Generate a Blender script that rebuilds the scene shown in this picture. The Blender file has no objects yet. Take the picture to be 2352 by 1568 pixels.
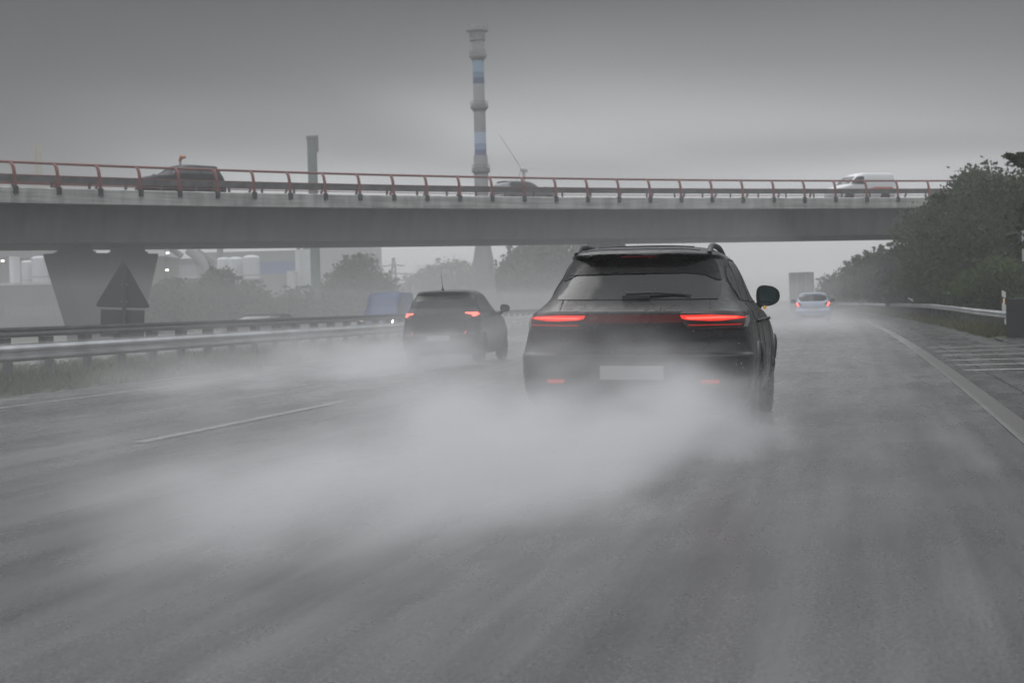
import bpy, bmesh, math, random
import numpy as np
from mathutils import Vector, Matrix
from mathutils.bvhtree import BVHTree

random.seed(7)
rng = np.random.default_rng(11)
sc = bpy.context.scene
COL = sc.collection
RAD = math.radians
PI = math.pi

# ------------------------------------------------------------------ camera
YAW, ROLL, PITCH = RAD(12.9), RAD(1.5), RAD(1.2524)
FPX = 3600.0 / 2352.0                      # focal length in picture widths
CAM = Vector((0, 0, 1.15))
FW = Vector((-math.sin(YAW) * math.cos(PITCH), math.cos(YAW) * math.cos(PITCH), -math.sin(PITCH)))
R0 = Vector((math.cos(YAW), math.sin(YAW), 0))
U0 = R0.cross(FW)
RT = R0 * math.cos(ROLL) - U0 * math.sin(ROLL)
UP = U0 * math.cos(ROLL) + R0 * math.sin(ROLL)
cd = bpy.data.cameras.new("camera")
cam = bpy.data.objects.new("camera", cd)
COL.objects.link(cam)
m3 = Matrix((RT, UP, -FW)).transposed()
cam.matrix_world = Matrix.Translation(CAM) @ m3.to_4x4()
cd.sensor_width = 36
cd.lens = 36 * FPX
cd.clip_start = 0.1
cd.clip_end = 5000
cd.dof.use_dof = True
cd.dof.focus_distance = 13.6
cd.dof.aperture_fstop = 4.0
sc.camera = cam


def at(x, y, d):
    """world point seen at (x, y) of the 2352 px wide photograph, d metres away along the view axis"""
    return CAM + (FW + RT * ((x - 1176) / 3600) + UP * ((784 - y) / 3600)) * d


def gnd(x, y, z=0.0):
    r = FW + RT * ((x - 1176) / 3600) + UP * ((784 - y) / 3600)
    return CAM + r * ((z - CAM.z) / r.z)


# ------------------------------------------------------------------ render settings
sc.render.engine = 'CYCLES'
sc.view_settings.view_transform = 'Standard'
sc.view_settings.look = 'None'
sc.view_settings.gamma = 1
sc.view_settings.exposure = 0.0
cy = sc.cycles
cy.use_denoising = True
cy.max_bounces = 8
cy.diffuse_bounces = 2
cy.glossy_bounces = 3
cy.transmission_bounces = 4
cy.transparent_max_bounces = 8
cy.volume_bounces = 2
cy.volume_max_steps = 256
cy.volume_step_rate = 1.0
cy.sample_clamp_indirect = 4.0
cy.caustics_reflective = False
cy.caustics_refractive = False

# ------------------------------------------------------------------ node helpers


class NT:
    """small helper: builds math node trees from python expressions"""

    def __init__(self, nt):
        self.nt = nt

    def n(self, t, **kw):
        nd = self.nt.nodes.new(t)
        for k, v in kw.items():
            setattr(nd, k, v)
        return nd

    def put(self, sock, v):
        if isinstance(v, (int, float, tuple, list)):
            sock.default_value = v
        else:
            self.nt.links.new(v, sock)

    def m(self, op, a, b=None, c=None, clamp=False):
        nd = self.n('ShaderNodeMath', operation=op, use_clamp=clamp)
        self.put(nd.inputs[0], a)
        if b is not None:
            self.put(nd.inputs[1], b)
        if c is not None:
            self.put(nd.inputs[2], c)
        return nd.outputs[0]

    def add(self, a, b): return self.m('ADD', a, b)
    def sub(self, a, b): return self.m('SUBTRACT', a, b)
    def mul(self, a, b): return self.m('MULTIPLY', a, b)
    def div(self, a, b): return self.m('DIVIDE', a, b)

    def smooth(self, x, a, b, lo=0.0, hi=1.0):
        nd = self.n('ShaderNodeMapRange', interpolation_type='SMOOTHSTEP')
        self.put(nd.inputs['Value'], x)
        for k, v in (('From Min', a), ('From Max', b), ('To Min', lo), ('To Max', hi)):
            self.put(nd.inputs[k], v)
        return nd.outputs[0]

    def gauss(self, x):
        return self.m('POWER', 2.71828, self.mul(self.mul(x, x), -1.0))

    def xyz(self, v):
        nd = self.n('ShaderNodeSeparateXYZ')
        self.put(nd.inputs[0], v)
        return nd.outputs

    def vec(self, x, y, z):
        nd = self.n('ShaderNodeCombineXYZ')
        for i, q in enumerate((x, y, z)):
            self.put(nd.inputs[i], q)
        return nd.outputs[0]

    def noise(self, v, scale, detail=3.0, rough=0.5, dist=0.0):
        nd = self.n('ShaderNodeTexNoise')
        self.put(nd.inputs['Vector'], v)
        nd.inputs['Scale'].default_value = scale
        nd.inputs['Detail'].default_value = detail
        nd.inputs['Roughness'].default_value = rough
        nd.inputs['Distortion'].default_value = dist
        return nd.outputs[0]

    def mixc(self, f, a, b):
        nd = self.n('ShaderNodeMix', data_type='RGBA')
        self.put(nd.inputs[0], f)
        for s, v in ((nd.inputs[6], a), (nd.inputs[7], b)):
            if isinstance(v, (tuple, list)) and len(v) == 3:
                v = (*v, 1)
            self.put(s, v)
        return nd.outputs[2]

    def scale(self, v, s):
        nd = self.n('ShaderNodeVectorMath', operation='SCALE')
        self.put(nd.inputs[0], v)
        self.put(nd.inputs['Scale'], s)
        return nd.outputs[0]

    def obj(self):
        return self.n('ShaderNodeTexCoord').outputs['Object']

    def pos(self):
        return self.n('ShaderNodeNewGeometry').outputs['Position']


# ------------------------------------------------------------------ world: heavy overcast
SUN_EL, SUN_AZ = RAD(52), RAD(-35)          # azimuth from +Y towards +X
w = bpy.data.worlds.new("World")
sc.world = w
w.use_nodes = True
w.node_tree.nodes.clear()
T = NT(w.node_tree)
gen = T.n('ShaderNodeTexCoord').outputs['Generated']
sky = T.n('ShaderNodeTexSky', sky_type='NISHITA', sun_disc=False, sun_elevation=SUN_EL, sun_rotation=SUN_AZ)
sky.air_density = 1.0
sky.dust_density = 4.0
sky_rad = T.scale(sky.outputs[0], 0.10)
gx, gy, gz = T.xyz(gen)
el = T.m('MAXIMUM', gz, 0.0)
# cloud deck: direction projected on to a flat layer
px = T.div(gx, T.add(el, 0.12))
py = T.div(gy, T.add(el, 0.12))
cl = T.noise(T.vec(px, py, 0.0), 0.50, 2.0, 0.4, 0.5)
ramp = T.n('ShaderNodeValToRGB')
T.put(ramp.inputs[0], el)
cr = ramp.color_ramp
cr.elements[0].position = 0.0
cr.elements[0].color = (.58, .59, .585, 1)
cr.elements[1].position = 1.0
cr.elements[1].color = (1.55, 1.56, 1.60, 1)
for p_, v_ in ((.05, .50), (.10, .30), (.15, .12), (.20, .015), (.27, .18), (.42, .80), (.65, 1.42)):
    e = cr.elements.new(p_)
    e.color = (v_ * .97, v_ * .995, v_ * 1.035, 1)
# brighter towards the gap in the clouds beyond the bridge
d0 = Vector((math.sin(RAD(-8)), math.cos(RAD(-8)), 0.05)).normalized()
dt = T.n('ShaderNodeVectorMath', operation='DOT_PRODUCT')
T.put(dt.inputs[0], gen)
dt.inputs[1].default_value = d0
gap = T.smooth(dt.outputs['Value'], 0.915, 0.996, 0.33, 1.42)
low = T.smooth(el, 0.2, 0.4)
fac = T.add(T.mul(gap, T.sub(1.0, low)), low)
cvar = T.smooth(cl, 0.34, 0.66, 0.58, 1.26)
fac = T.mul(fac, T.add(T.mul(cvar, T.smooth(el, .02, .1)), T.sub(1.0, T.smooth(el, .02, .1))))
cloud = T.scale(ramp.outputs[0], fac)
col = T.mixc(0.94, sky_rad, cloud)
bg = T.n('ShaderNodeBackground')
T.put(bg.inputs['Color'], col)
bg.inputs['Strength'].default_value = 1.0
wo = T.n('ShaderNodeOutputWorld')
w.node_tree.links.new(bg.outputs[0], wo.inputs['Surface'])

# ------------------------------------------------------------------ sun (veiled)
sl = bpy.data.lights.new("sun", 'SUN')
sl.energy = 0.6
sl.angle = RAD(40)
sl.color = (1.0, .97, .93)
sun = bpy.data.objects.new("sun", sl)
COL.objects.link(sun)
sdir = Vector((math.sin(SUN_AZ) * math.cos(SUN_EL), math.cos(SUN_AZ) * math.cos(SUN_EL), math.sin(SUN_EL)))
sun.rotation_euler = sdir.to_track_quat('Z', 'Y').to_euler()

# ------------------------------------------------------------------ materials


def new_mat(name):
    m = bpy.data.materials.new(name)
    m.use_nodes = True
    m.node_tree.nodes.clear()
    t = NT(m.node_tree)
    o = t.n('ShaderNodeOutputMaterial')
    return m, t, o


def mat(name, col, rough=.5, metal=0.0, var=.15, scale=4.0, bump=0.0, bscale=None, coat=0.0, emit=None, estr=0.0,
        rvar=.1, spec=.5):
    m, t, o = new_mat(name)
    b = t.n('ShaderNodeBsdfPrincipled')
    v = t.obj()
    nz = t.noise(v, scale, 4.0, .55)
    c1 = tuple(c * (1 - var) for c in col)
    c2 = tuple(min(1, c * (1 + var)) for c in col)
    t.put(b.inputs['Base Color'], t.mixc(t.smooth(nz, .3, .7), c1, c2))
    t.put(b.inputs['Roughness'], t.smooth(nz, .3, .7, max(.02, rough - rvar), min(1, rough + rvar)))
    b.inputs['Metallic'].default_value = metal
    b.inputs['Coat Weight'].default_value = coat
    b.inputs['Coat Roughness'].default_value = .08
    b.inputs['Specular IOR Level'].default_value = spec
    if emit:
        b.inputs['Emission Color'].default_value = (*emit, 1)
        b.inputs['Emission Strength'].default_value = estr
    if bump:
        bp = t.n('ShaderNodeBump')
        bp.inputs['Strength'].default_value = bump
        bp.inputs['Distance'].default_value = .02
        t.put(bp.inputs['Height'], t.noise(v, bscale or scale * 6, 3.0, .6))
        m.node_tree.links.new(bp.outputs[0], b.inputs['Normal'])
    m.node_tree.links.new(b.outputs[0], o.inputs['Surface'])
    return m


def wet_paint(name, col, metal=.3, drops=.35):
    """car paint in the rain: clear coat, beads of water, streaky film"""
    m, t, o = new_mat(name)
    b = t.n('ShaderNodeBsdfPrincipled')
    v = t.obj()
    film = t.noise(v, 5.0, 4.0, .6)
    b.inputs['Base Color'].default_value = (*col, 1)
    b.inputs['Metallic'].default_value = metal
    t.put(b.inputs['Roughness'], t.smooth(film, .3, .7, .26, .48))
    b.inputs['Coat Weight'].default_value = .30
    b.inputs['Specular IOR Level'].default_value = .35
    t.put(b.inputs['Coat Roughness'], t.smooth(film, .35, .65, .06, .28))
    vo = t.n('ShaderNodeTexVoronoi', feature='F1')
    t.put(vo.inputs['Vector'], v)
    vo.inputs['Scale'].default_value = 70
    bead = t.smooth(vo.outputs['Distance'], .15, .45, 1.0, 0.0)
    bead = t.mul(bead, t.smooth(t.noise(v, 14.0, 3.0, .6), .42, .6))
    bp = t.n('ShaderNodeBump')
    bp.inputs['Strength'].default_value = drops
    bp.inputs['Distance'].default_value = .008
    t.put(bp.inputs['Height'], bead)
    m.node_tree.links.new(bp.outputs[0], b.inputs['Coat Normal'])
    m.node_tree.links.new(bp.outputs[0], b.inputs['Normal'])
    m.node_tree.links.new(b.outputs[0], o.inputs['Surface'])
    return m


def leaf_mat(name, c_dark, c_light):
    m, t, o = new_mat(name)
    v = t.pos()
    a = t.noise(v, 0.7, 3.0, .6)
    b_ = t.noise(v, 9.0, 2.0, .5)
    f = t.add(t.mul(t.smooth(a, .3, .7), .65), t.mul(b_, .4))
    c = t.mixc(f, c_dark, c_light)
    d = t.n('ShaderNodeBsdfPrincipled')
    t.put(d.inputs['Base Color'], c)
    d.inputs['Roughness'].default_value = .55
    d.inputs['Specular IOR Level'].default_value = .12
    tr = t.n('ShaderNodeBsdfTranslucent')
    t.put(tr.inputs['Color'], c)
    mx = t.n('ShaderNodeMixShader')
    mx.inputs[0].default_value = .3
    m.node_tree.links.new(d.outputs[0], mx.inputs[1])
    m.node_tree.links.new(tr.outputs[0], mx.inputs[2])
    m.node_tree.links.new(mx.outputs[0], o.inputs['Surface'])
    return m


def road_mat(name, base, streak=True):
    """wet tarmac: water film with drier, rougher wheel tracks along the driving direction"""
    m, t, o = new_mat(name)
    b = t.n('ShaderNodeBsdfPrincipled')
    p = t.pos()
    x, y, z = t.xyz(p)
    xs = t.add(x, t.mul(t.mul(y, y), KCURVE))            # straightened lane coordinate
    lane = t.vec(xs, y, 0.0)
    along = t.noise(t.vec(t.mul(xs, 3.0), t.mul(y, .12), 0.0), 1.0, 4.0, .6)
    patch = t.noise(t.vec(t.mul(xs, .9), t.mul(y, .35), 3.0), 1.0, 4.0, .55)
    grain = t.noise(t.vec(xs, t.mul(y, .55), 0.0), 62.0, 3.0, .7)
    pud = t.noise(t.vec(t.mul(xs, 2.2), t.mul(y, .55), 9.0), 1.0, 5.0, .65)
    track = t.noise(t.vec(xs, 0.0, 1.0), 1.1, 1.0, .4)
    f = t.add(t.mul(along, .34), t.add(t.mul(patch, .26), t.mul(grain, .40)))
    t.put(b.inputs['Base Color'], t.mixc(t.smooth(f, .34, .66), tuple(c * .32 for c in base), tuple(c * 1.75 for c in base)))
    r = t.add(t.smooth(t.add(t.mul(pud, .6), t.mul(track, .4)), .34, .68, .19, .38), t.mul(t.sub(grain, .5), .15))
    t.put(b.inputs['Roughness'], t.m('MAXIMUM', r, .08))
    b.inputs['IOR'].default_value = 1.38
    b.inputs['Specular IOR Level'].default_value = .5
    bp = t.n('ShaderNodeBump')
    bp.inputs['Strength'].default_value = .28
    bp.inputs['Distance'].default_value = .006
    rip = t.noise(t.vec(t.mul(xs, 1.6), t.mul(y, .35), 5.0), 14.0, 2.0, .5)
    t.put(bp.inputs['Height'], t.add(t.mul(grain, .7), t.mul(rip, .8)))
    m.node_tree.links.new(bp.outputs[0], b.inputs['Normal'])
    m.node_tree.links.new(b.outputs[0], o.inputs['Surface'])
    return m


KCURVE = 0.00024

M = {}
M['road'] = road_mat('wet_asphalt', (.078, .079, .080))
M['shoulder'] = road_mat('wet_shoulder_asphalt', (.042, .042, .041))
M['far_road'] = road_mat('far_wet_asphalt', (.055, .056, .056))
M['paint_line'] = mat('worn_road_paint', (.25, .247, .235), .35, var=.45, scale=9, bump=.2)
M['edge_paint'] = None
M['grass_ground'] = mat('damp_grass_ground', (.050, .060, .030), .9, var=.4, scale=1.2, bump=.5, bscale=18)
M['soil'] = mat('wet_field', (.055, .060, .040), .9, var=.35, scale=.05)
M['concrete'] = mat('weathered_concrete', (.30, .30, .285), .75, var=.25, scale=1.1, bump=.15)
M['concrete_dark'] = mat('damp_dark_concrete', (.085, .085, .084), .7, var=.25, scale=.6, bump=.15)
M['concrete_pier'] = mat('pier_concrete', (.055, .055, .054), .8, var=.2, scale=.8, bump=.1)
M['red_rail'] = mat('faded_red_paint', (.19, .062, .055), .5, var=.25, scale=2)
M['zinc'] = mat('galvanised_steel', (.42, .43, .44), .42, metal=.7, var=.25, scale=1.5)
M['zinc_dark'] = mat('grimy_steel', (.13, .13, .13), .55, metal=.5, var=.3, scale=2)
M['tyre'] = mat('tyre_rubber', (.012, .012, .012), .55, var=.2, scale=20, bump=.2)
M['rim'] = mat('alloy_rim', (.16, .16, .165), .35, metal=.9)
M['black_plastic'] = mat('black_plastic', (.012, .012, .013), .4, var=.2)
M['trim'] = mat('grey_plastic_trim', (.03, .03, .032), .45, var=.2, scale=8)
M['suv_paint'] = wet_paint('dark_grey_wet_paint', (.008, .0083, .009), .25, .55)
M['hatch_paint'] = wet_paint('charcoal_wet_paint', (.035, .036, .039), .4, .2)
M['white_paint'] = wet_paint('bluish_white_wet_paint', (.52, .57, .70), .0, .1)
M['van_white'] = wet_paint('white_van_paint', (.78, .79, .80), 0, .1)
M['blue_paint'] = wet_paint('blue_van_paint', (.035, .075, .20), .1, .1)
M['dark_car'] = mat('dark_car_paint', (.022, .024, .028), .6, metal=.1, var=.1, spec=.15)
M['silver_car'] = wet_paint('grey_car_paint', (.20, .21, .22), .5, .1)
M['lorry_grey'] = mat('grey_lorry_panel', (.075, .077, .080), .5, var=.15, scale=1.0)
M['plate'] = mat('number_plate_white', (.42, .42, .41), .35, var=.05)
M['seam'] = mat('dark_seam', (.004, .004, .004), .6, var=.0)
M['antenna'] = mat('antenna_rubber', (.01, .01, .01), .5)


def glass_mat(name, col, rough=.06, spec=.5):
    m, t, o = new_mat(name)
    b = t.n('ShaderNodeBsdfPrincipled')
    v = t.obj()
    wet = t.noise(v, 26.0, 4.0, .65)
    run = t.noise(v, 5.0, 3.0, .6)
    b.inputs['Base Color'].default_value = (*col, 1)
    t.put(b.inputs['Roughness'], t.add(rough, t.smooth(wet, .45, .7, 0.0, .22)))
    b.inputs['IOR'].default_value = 1.5
    b.inputs['Specular IOR Level'].default_value = spec
    bp = t.n('ShaderNodeBump')
    bp.inputs['Strength'].default_value = .18
    bp.inputs['Distance'].default_value = .004
    t.put(bp.inputs['Height'], t.add(wet, run))
    m.node_tree.links.new(bp.outputs[0], b.inputs['Normal'])
    m.node_tree.links.new(b.outputs[0], o.inputs['Surface'])
    return m


M['glass'] = glass_mat('dark_window_glass', (.010, .011, .012), .06, .40)
M['glass_side'] = glass_mat('wet_side_glass', (.045, .048, .050), .30)
M['gloss_black'] = glass_mat('gloss_black_band_or_reflection', (.004, .004, .004), .12, .10)
M['glass_blue'] = glass_mat('bluish_windscreen', (.05, .09, .20), .1)
M['lamp_lens'] = mat('dark_red_lamp_lens', (.05, .006, .006), .15, var=.1, spec=.7)
M['lamp_smoke'] = mat('smoked_lamp_lens', (.03, .012, .012), .12, var=.1, spec=.8)
M['red_strip'] = mat('dim_red_light_strip', (.035, .006, .006), .2, var=.2, emit=(1, .05, .04), estr=.035)
M['reflector'] = mat('red_reflector', (.45, .03, .025), .25, var=.1, emit=(1, .08, .05), estr=.35)  # returned light put in as a weak glow; no lamp behind it


def emit_mat(name, col, s):
    m, t, o = new_mat(name)
    e = t.n('ShaderNodeEmission')
    e.inputs['Color'].default_value = (*col, 1)
    e.inputs['Strength'].default_value = s
    m.node_tree.links.new(e.outputs[0], o.inputs['Surface'])
    return m


M['lamp_red'] = emit_mat('lit_tail_light', (1.0, .055, .04), .95)
M['lamp_core'] = emit_mat('hot_tail_light_core', (1.0, .13, .10), 1.7)
M['lamp_red_dim'] = emit_mat('dim_tail_light', (.8, .05, .04), .45)
M['lamp_red_far'] = emit_mat('far_tail_light', (1.0, .20, .16), 2.2)
M['lamp_amber'] = emit_mat('amber_indicator', (1.0, .55, .12), .4)
M['lamp_white'] = emit_mat('headlight_glow', (1.0, .93, .75), 16.0)
M['lamp_ind'] = emit_mat('floodlight_glow', (1.0, .95, .85), 5.0)

# ------------------------------------------------------------------ mesh helpers


class MB:
    def __init__(self):
        self.v, self.f = [], []

    def poly(self, pts):
        i = len(self.v)
        self.v += [tuple(p) for p in pts]
        self.f.append(tuple(range(i, i + len(pts))))

    def box(self, x0, x1, y0, y1, z0, z1, mtx=None):
        i = len(self.v)
        P = [(x0, y0, z0), (x1, y0, z0), (x1, y1, z0), (x0, y1, z0), (x0, y0, z1), (x1, y0, z1), (x1, y1, z1), (x0, y1, z1)]
        if mtx:
            P = [tuple(mtx @ Vector(p)) for p in P]
        self.v += P
        self.f += [tuple(i + k for k in q) for q in
                   ((0, 3, 2, 1), (4, 5, 6, 7), (0, 1, 5, 4), (1, 2, 6, 5), (2, 3, 7, 6), (3, 0, 4, 7))]

    def grid(self, rows, closed=False, cap=False):
        i = len(self.v)
        n = len(rows[0])
        for r in rows:
            self.v += [tuple(p) for p in r]
        for a in range(len(rows) - 1):
            for b in range(n if closed else n - 1):
                c = (b + 1) % n
                self.f.append((i + a * n + b, i + a * n + c, i + (a + 1) * n + c, i + (a + 1) * n + b))
        if cap:
            self.f.append(tuple(i + b for b in reversed(range(n))))
            self.f.append(tuple(i + (len(rows) - 1) * n + b for b in range(n)))

    def tube(self, pts, r, n=8, cap=True):
        pts = [Vector(p) for p in pts]
        rr = r if isinstance(r, (list, tuple)) else [r] * len(pts)
        rows = []
        for k, p in enumerate(pts):
            d = (pts[min(k + 1, len(pts) - 1)] - pts[max(k - 1, 0)]).normalized()
            a = Vector((0, 0, 1)) if abs(d.z) < .9 else Vector((1, 0, 0))
            u = d.cross(a).normalized()
            v = u.cross(d)
            rows.append([p + (u * math.cos(2 * PI * j / n) + v * math.sin(2 * PI * j / n)) * rr[k] for j in range(n)])
        self.grid(rows, closed=True, cap=cap)

    def lathe(self, prof, n=24, mtx=None, axis='Z', cap=True):
        """prof: (radius, height) pairs"""
        rows = []
        for r, h in prof:
            row = []
            for j in range(n):
                c, s = math.cos(2 * PI * j / n) * r, math.sin(2 * PI * j / n) * r
                p = Vector((c, s, h)) if axis == 'Z' else Vector((h, c, s))
                row.append(mtx @ p if mtx else p)
            rows.append(row)
        self.grid(rows, closed=True, cap=cap)

    def mesh(self, name, smooth=False):
        me = bpy.data.meshes.new(name)
        me.from_pydata(self.v, [], self.f)
        bm = bmesh.new()
        bm.from_mesh(me)
        bmesh.ops.recalc_face_normals(bm, faces=bm.faces)
        bm.to_mesh(me)
        bm.free()
        if smooth:
            me.polygons.foreach_set('use_smooth', [True] * len(me.polygons))
            me.set_sharp_from_angle(angle=RAD(smooth if smooth is not True else 40))
        return me

    def build(self, name, material, parent=None, smooth=False, loc=None):
        o = bpy.data.objects.new(name, self.mesh(name, smooth))
        if material:
            o.data.materials.append(material)
        COL.objects.link(o)
        if parent:
            o.parent = parent
        if loc:
            o.location = loc
        return o


def empty(name, loc=(0, 0, 0), rz=0.0):
    o = bpy.data.objects.new(name, None)
    COL.objects.link(o)
    o.location = loc
    o.rotation_euler = (0, 0, rz)
    o.empty_display_size = .2
    return o


def tag(o, label=None, cat=None, group=None, kind=None):
    if label:
        o['label'] = label
    if cat:
        o['category'] = cat
    if group:
        o['group'] = group
    if kind:
        o['kind'] = kind
    return o


def copy_tree(o, parent=None):
    c = o.copy()
    COL.objects.link(c)
    if parent:
        c.parent = parent
    for ch in [x for x in bpy.data.objects if x.parent == o]:
        copy_tree(ch, c)
    return c


def curve_x(x0, y):
    return x0 - KCURVE * y * y


def strip(mb, x0, x1, y0, y1, z, step=4.0):
    n = max(1, int(math.ceil((y1 - y0) / step)))
    rows = []
    for i in range(n + 1):
        y = y0 + (y1 - y0) * i / n
        rows.append([(curve_x(x0, y), y, z), (curve_x(x1, y), y, z)])
    mb.grid(rows)


# ------------------------------------------------------------------ SETTING: ground, roads, markings
mb = MB()
mb.poly([(-690, -150, -.35), (690, -150, -.35), (690, 1000, -.35), (-690, 1000, -.35)])
tag(mb.build('ground', M['soil']), kind='structure')

mb = MB()
strip(mb, -12.6, 1.25, -20, 420, 0.0)
tag(mb.build('motorway', M['road']), kind='structure')
mb = MB()
strip(mb, 1.25, 3.52, -20, 420, -.002)
mb.poly([(3.2, -20, -.006), (24, -20, -.006), (24, 43.4, -.006), (3.2, 44.0, -.006)])
tag(mb.build('hard_shoulder', M['shoulder']), kind='structure')
mb = MB()
strip(mb, -31, -18.4, -20, 420, -.22)
tag(mb.build('oncoming_carriageway', M['far_road']), kind='structure')
mb = MB()
n_ = 110
rows = []
for i in range(n_ + 1):
    y = -20 + 440 * i / n_
    rows.append([(curve_x(a, y), y, z) for a, z in ((-12.6, -.03), (-12.75, .03), (-13.3, .09), (-14.2, .12), (-16, .10), (-17.4, .06), (-18.4, -.19))])
mb.grid(rows)
tag(mb.build('median_strip', M['grass_ground'], smooth=True), kind='structure')
mb = MB()
rows = []
for i in range(96):
    y = 43.6 + 376 * i / 95
    e0 = 3.5
    rows.append([(curve_x(a, y), y, z) for a, z in ((e0 - .02, -.03), (e0 + .25, .03), (e0 + 1.0, .06), (e0 + 2.5, .15), (e0 + 6, .45), (e0 + 18, 1.0), (e0 + 40, .2))])
rows.insert(0, [(p[0], 43.4, -.05) for p in rows[0]])
mb.grid(rows)
tag(mb.build('right_verge', M['grass_ground'], smooth=True), kind='structure')

# edge line with wear
m, t, o = new_mat('worn_edge_line')
b = t.n('ShaderNodeBsdfPrincipled')
x, y, z = t.xyz(t.pos())
xs = t.add(x, t.mul(t.mul(y, y), KCURVE))
nz = t.noise(t.vec(t.mul(xs, 5.0), t.mul(y, .5), 0), 1.0, 5.0, .65)
fine = t.noise(t.vec(xs, y, 0), 45.0, 3.0, .6)
worn = t.add(t.smooth(y, 28.0, 44.0, .06, .55), t.smooth(xs, 1.22, 1.19, 0.0, .32))
f = t.m('MINIMUM', t.mul(worn, t.smooth(t.add(t.mul(nz, .5), t.mul(fine, .5)), .36, .60, .05, 1.0)), 1.0)
t.put(b.inputs['Base Color'], t.mixc(f, (.052, .049, .043), (.30, .30, .285)))
b.inputs['Roughness'].default_value = .38
m.node_tree.links.new(b.outputs[0], o.inputs['Surface'])
M['edge_paint'] = m
mb = MB()
strip(mb, 1.16, 1.39, 3, 400, .004, 2.0)
tag(mb.build('edge_line', M['edge_paint']), kind='structure')
mb = MB()
strip(mb, -11.2, -11.0, 3, 400, .004)
M['faint_line'] = mat('dirty_road_paint', (.21, .21, .205), .35, var=.3, scale=9)
tag(mb.build('edge_line', M['faint_line']), kind='structure')
for x0 in (-6.52, -2.70):
    for k in range(12):
        ya = 13.2 + 18 * k
        mb = MB()
        strip(mb, x0 - .075, x0 + .075, ya, ya + 6, .004, 2)
        tag(mb.build('lane_marking', M['faint_line']), kind='structure')
for k, (yy, ln) in enumerate(((24.9, 4.6), (26.8, 4.0), (28.8, 4.6), (31.2, 3.4), (33.5, 4.8), (36.1, 5.4))):
    mb = MB()
    a = Vector((curve_x(1.54, yy), yy, .004))
    d = Vector((.972, .232, 0))
    q = Vector((-.232, .972, 0)) * .17
    mb.poly([a - q, a + d * ln - q * .6, a + d * ln + q * .6, a + q])
    tag(mb.build('rumble_stripe', M['paint_line']), kind='structure')
mb = MB()
strip(mb, 1.80, 1.83, 3, 60, .003, 2)
strip(mb, 2.55, 2.58, 3, 45, .003, 2)
tag(mb.build('tarmac_joint', M['seam']), kind='structure')

# ------------------------------------------------------------------ guard rails


def sweep(mb, path, prof):
    """prof: (lateral, z) pairs swept along a ground path; lateral is to the right of travel"""
    path = [Vector(p) for p in path]
    rows = []
    for k, p in enumerate(path):
        d = (path[min(k + 1, len(path) - 1)] - path[max(k - 1, 0)])
        d.z = 0
        d.normalize()
        r = Vector((d.y, -d.x, 0))
        rows.append([p + r * a + Vector((0, 0, h)) for a, h in prof])
    mb.grid(rows, closed=True, cap=True)


def w_beam(top, h=.30, t=.012, out=1):
    pts = []
    outer = [(0, 0), (.055, -.06), (.055, -.10), (.0, -.135), (.0, -.165), (.055, -.20), (.055, -.24), (0, -h)]
    k = h / .30
    for a, z in outer:
        pts.append((out * a, top + (z * k if z != -h else -h)))
    for a, z in reversed(outer):
        pts.append((out * (a - t), top + (z * k if z != -h else -h)))
    return pts


# near rail of the median
root = tag(empty('guard_rail', (-13.3, 20, 0)), 'long grey galvanised guard rail on short posts along the near side of the grassy median', 'guard rail',
           'guard rails of the motorway')


def rel(o, p):
    return Vector(p) - Vector(o.location)


mb = MB()
path = [rel(root, (curve_x(-13.25, y), y, 0)) for y in np.arange(6, 330, 3)]
sweep(mb, path, w_beam(.75, .27, out=1))
mb.build('rail_beam', M['zinc'], root, smooth=30)
mb = MB()
sweep(mb, path, [(.0, .755), (.0, .77), (-.12, .77), (-.12, .755)])
mb.build('top_rail', M['zinc'], root)
mp = MB()
mp.box(-.06, .06, -.05, .05, -.15, .745)
pm = mp.mesh('post')
pm.materials.append(M['zinc_dark'])
for k in range(80):
    y = 12.0 + 1.333 * k
    po = bpy.data.objects.new('post', pm)
    COL.objects.link(po)
    po.parent = root
    po.location = rel(root, (curve_x(-13.36, y), y, 0))

# far rail of the median
root = tag(empty('guard_rail', (-17.0, 28, 0)), 'darker higher guard rail on the far side of the median, before the oncoming traffic', 'guard rail', 'guard rails of the motorway')
mb = MB()
path = [rel(root, (curve_x(-17.0, y), y, 0)) for y in np.arange(8, 330, 3)]
sweep(mb, path, [(.05, 1.0), (.06, .95), (.03, .91), (.06, .85), (.05, .79), (-.05, .79), (-.05, 1.0)])
mb.build('rail_beam', M['zinc_dark'], root)
mp = MB()
mp.box(-.09, .09, -.16, .16, -.15, .785)
pm = mp.mesh('post')
pm.materials.append(M['zinc_dark'])
for k in range(60):
    y = 20.0 + 1.75 * k
    po = bpy.data.objects.new('post', pm)
    COL.objects.link(po)
    po.parent = root
    po.location = rel(root, (curve_x(-17.0, y), y, 0))

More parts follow.
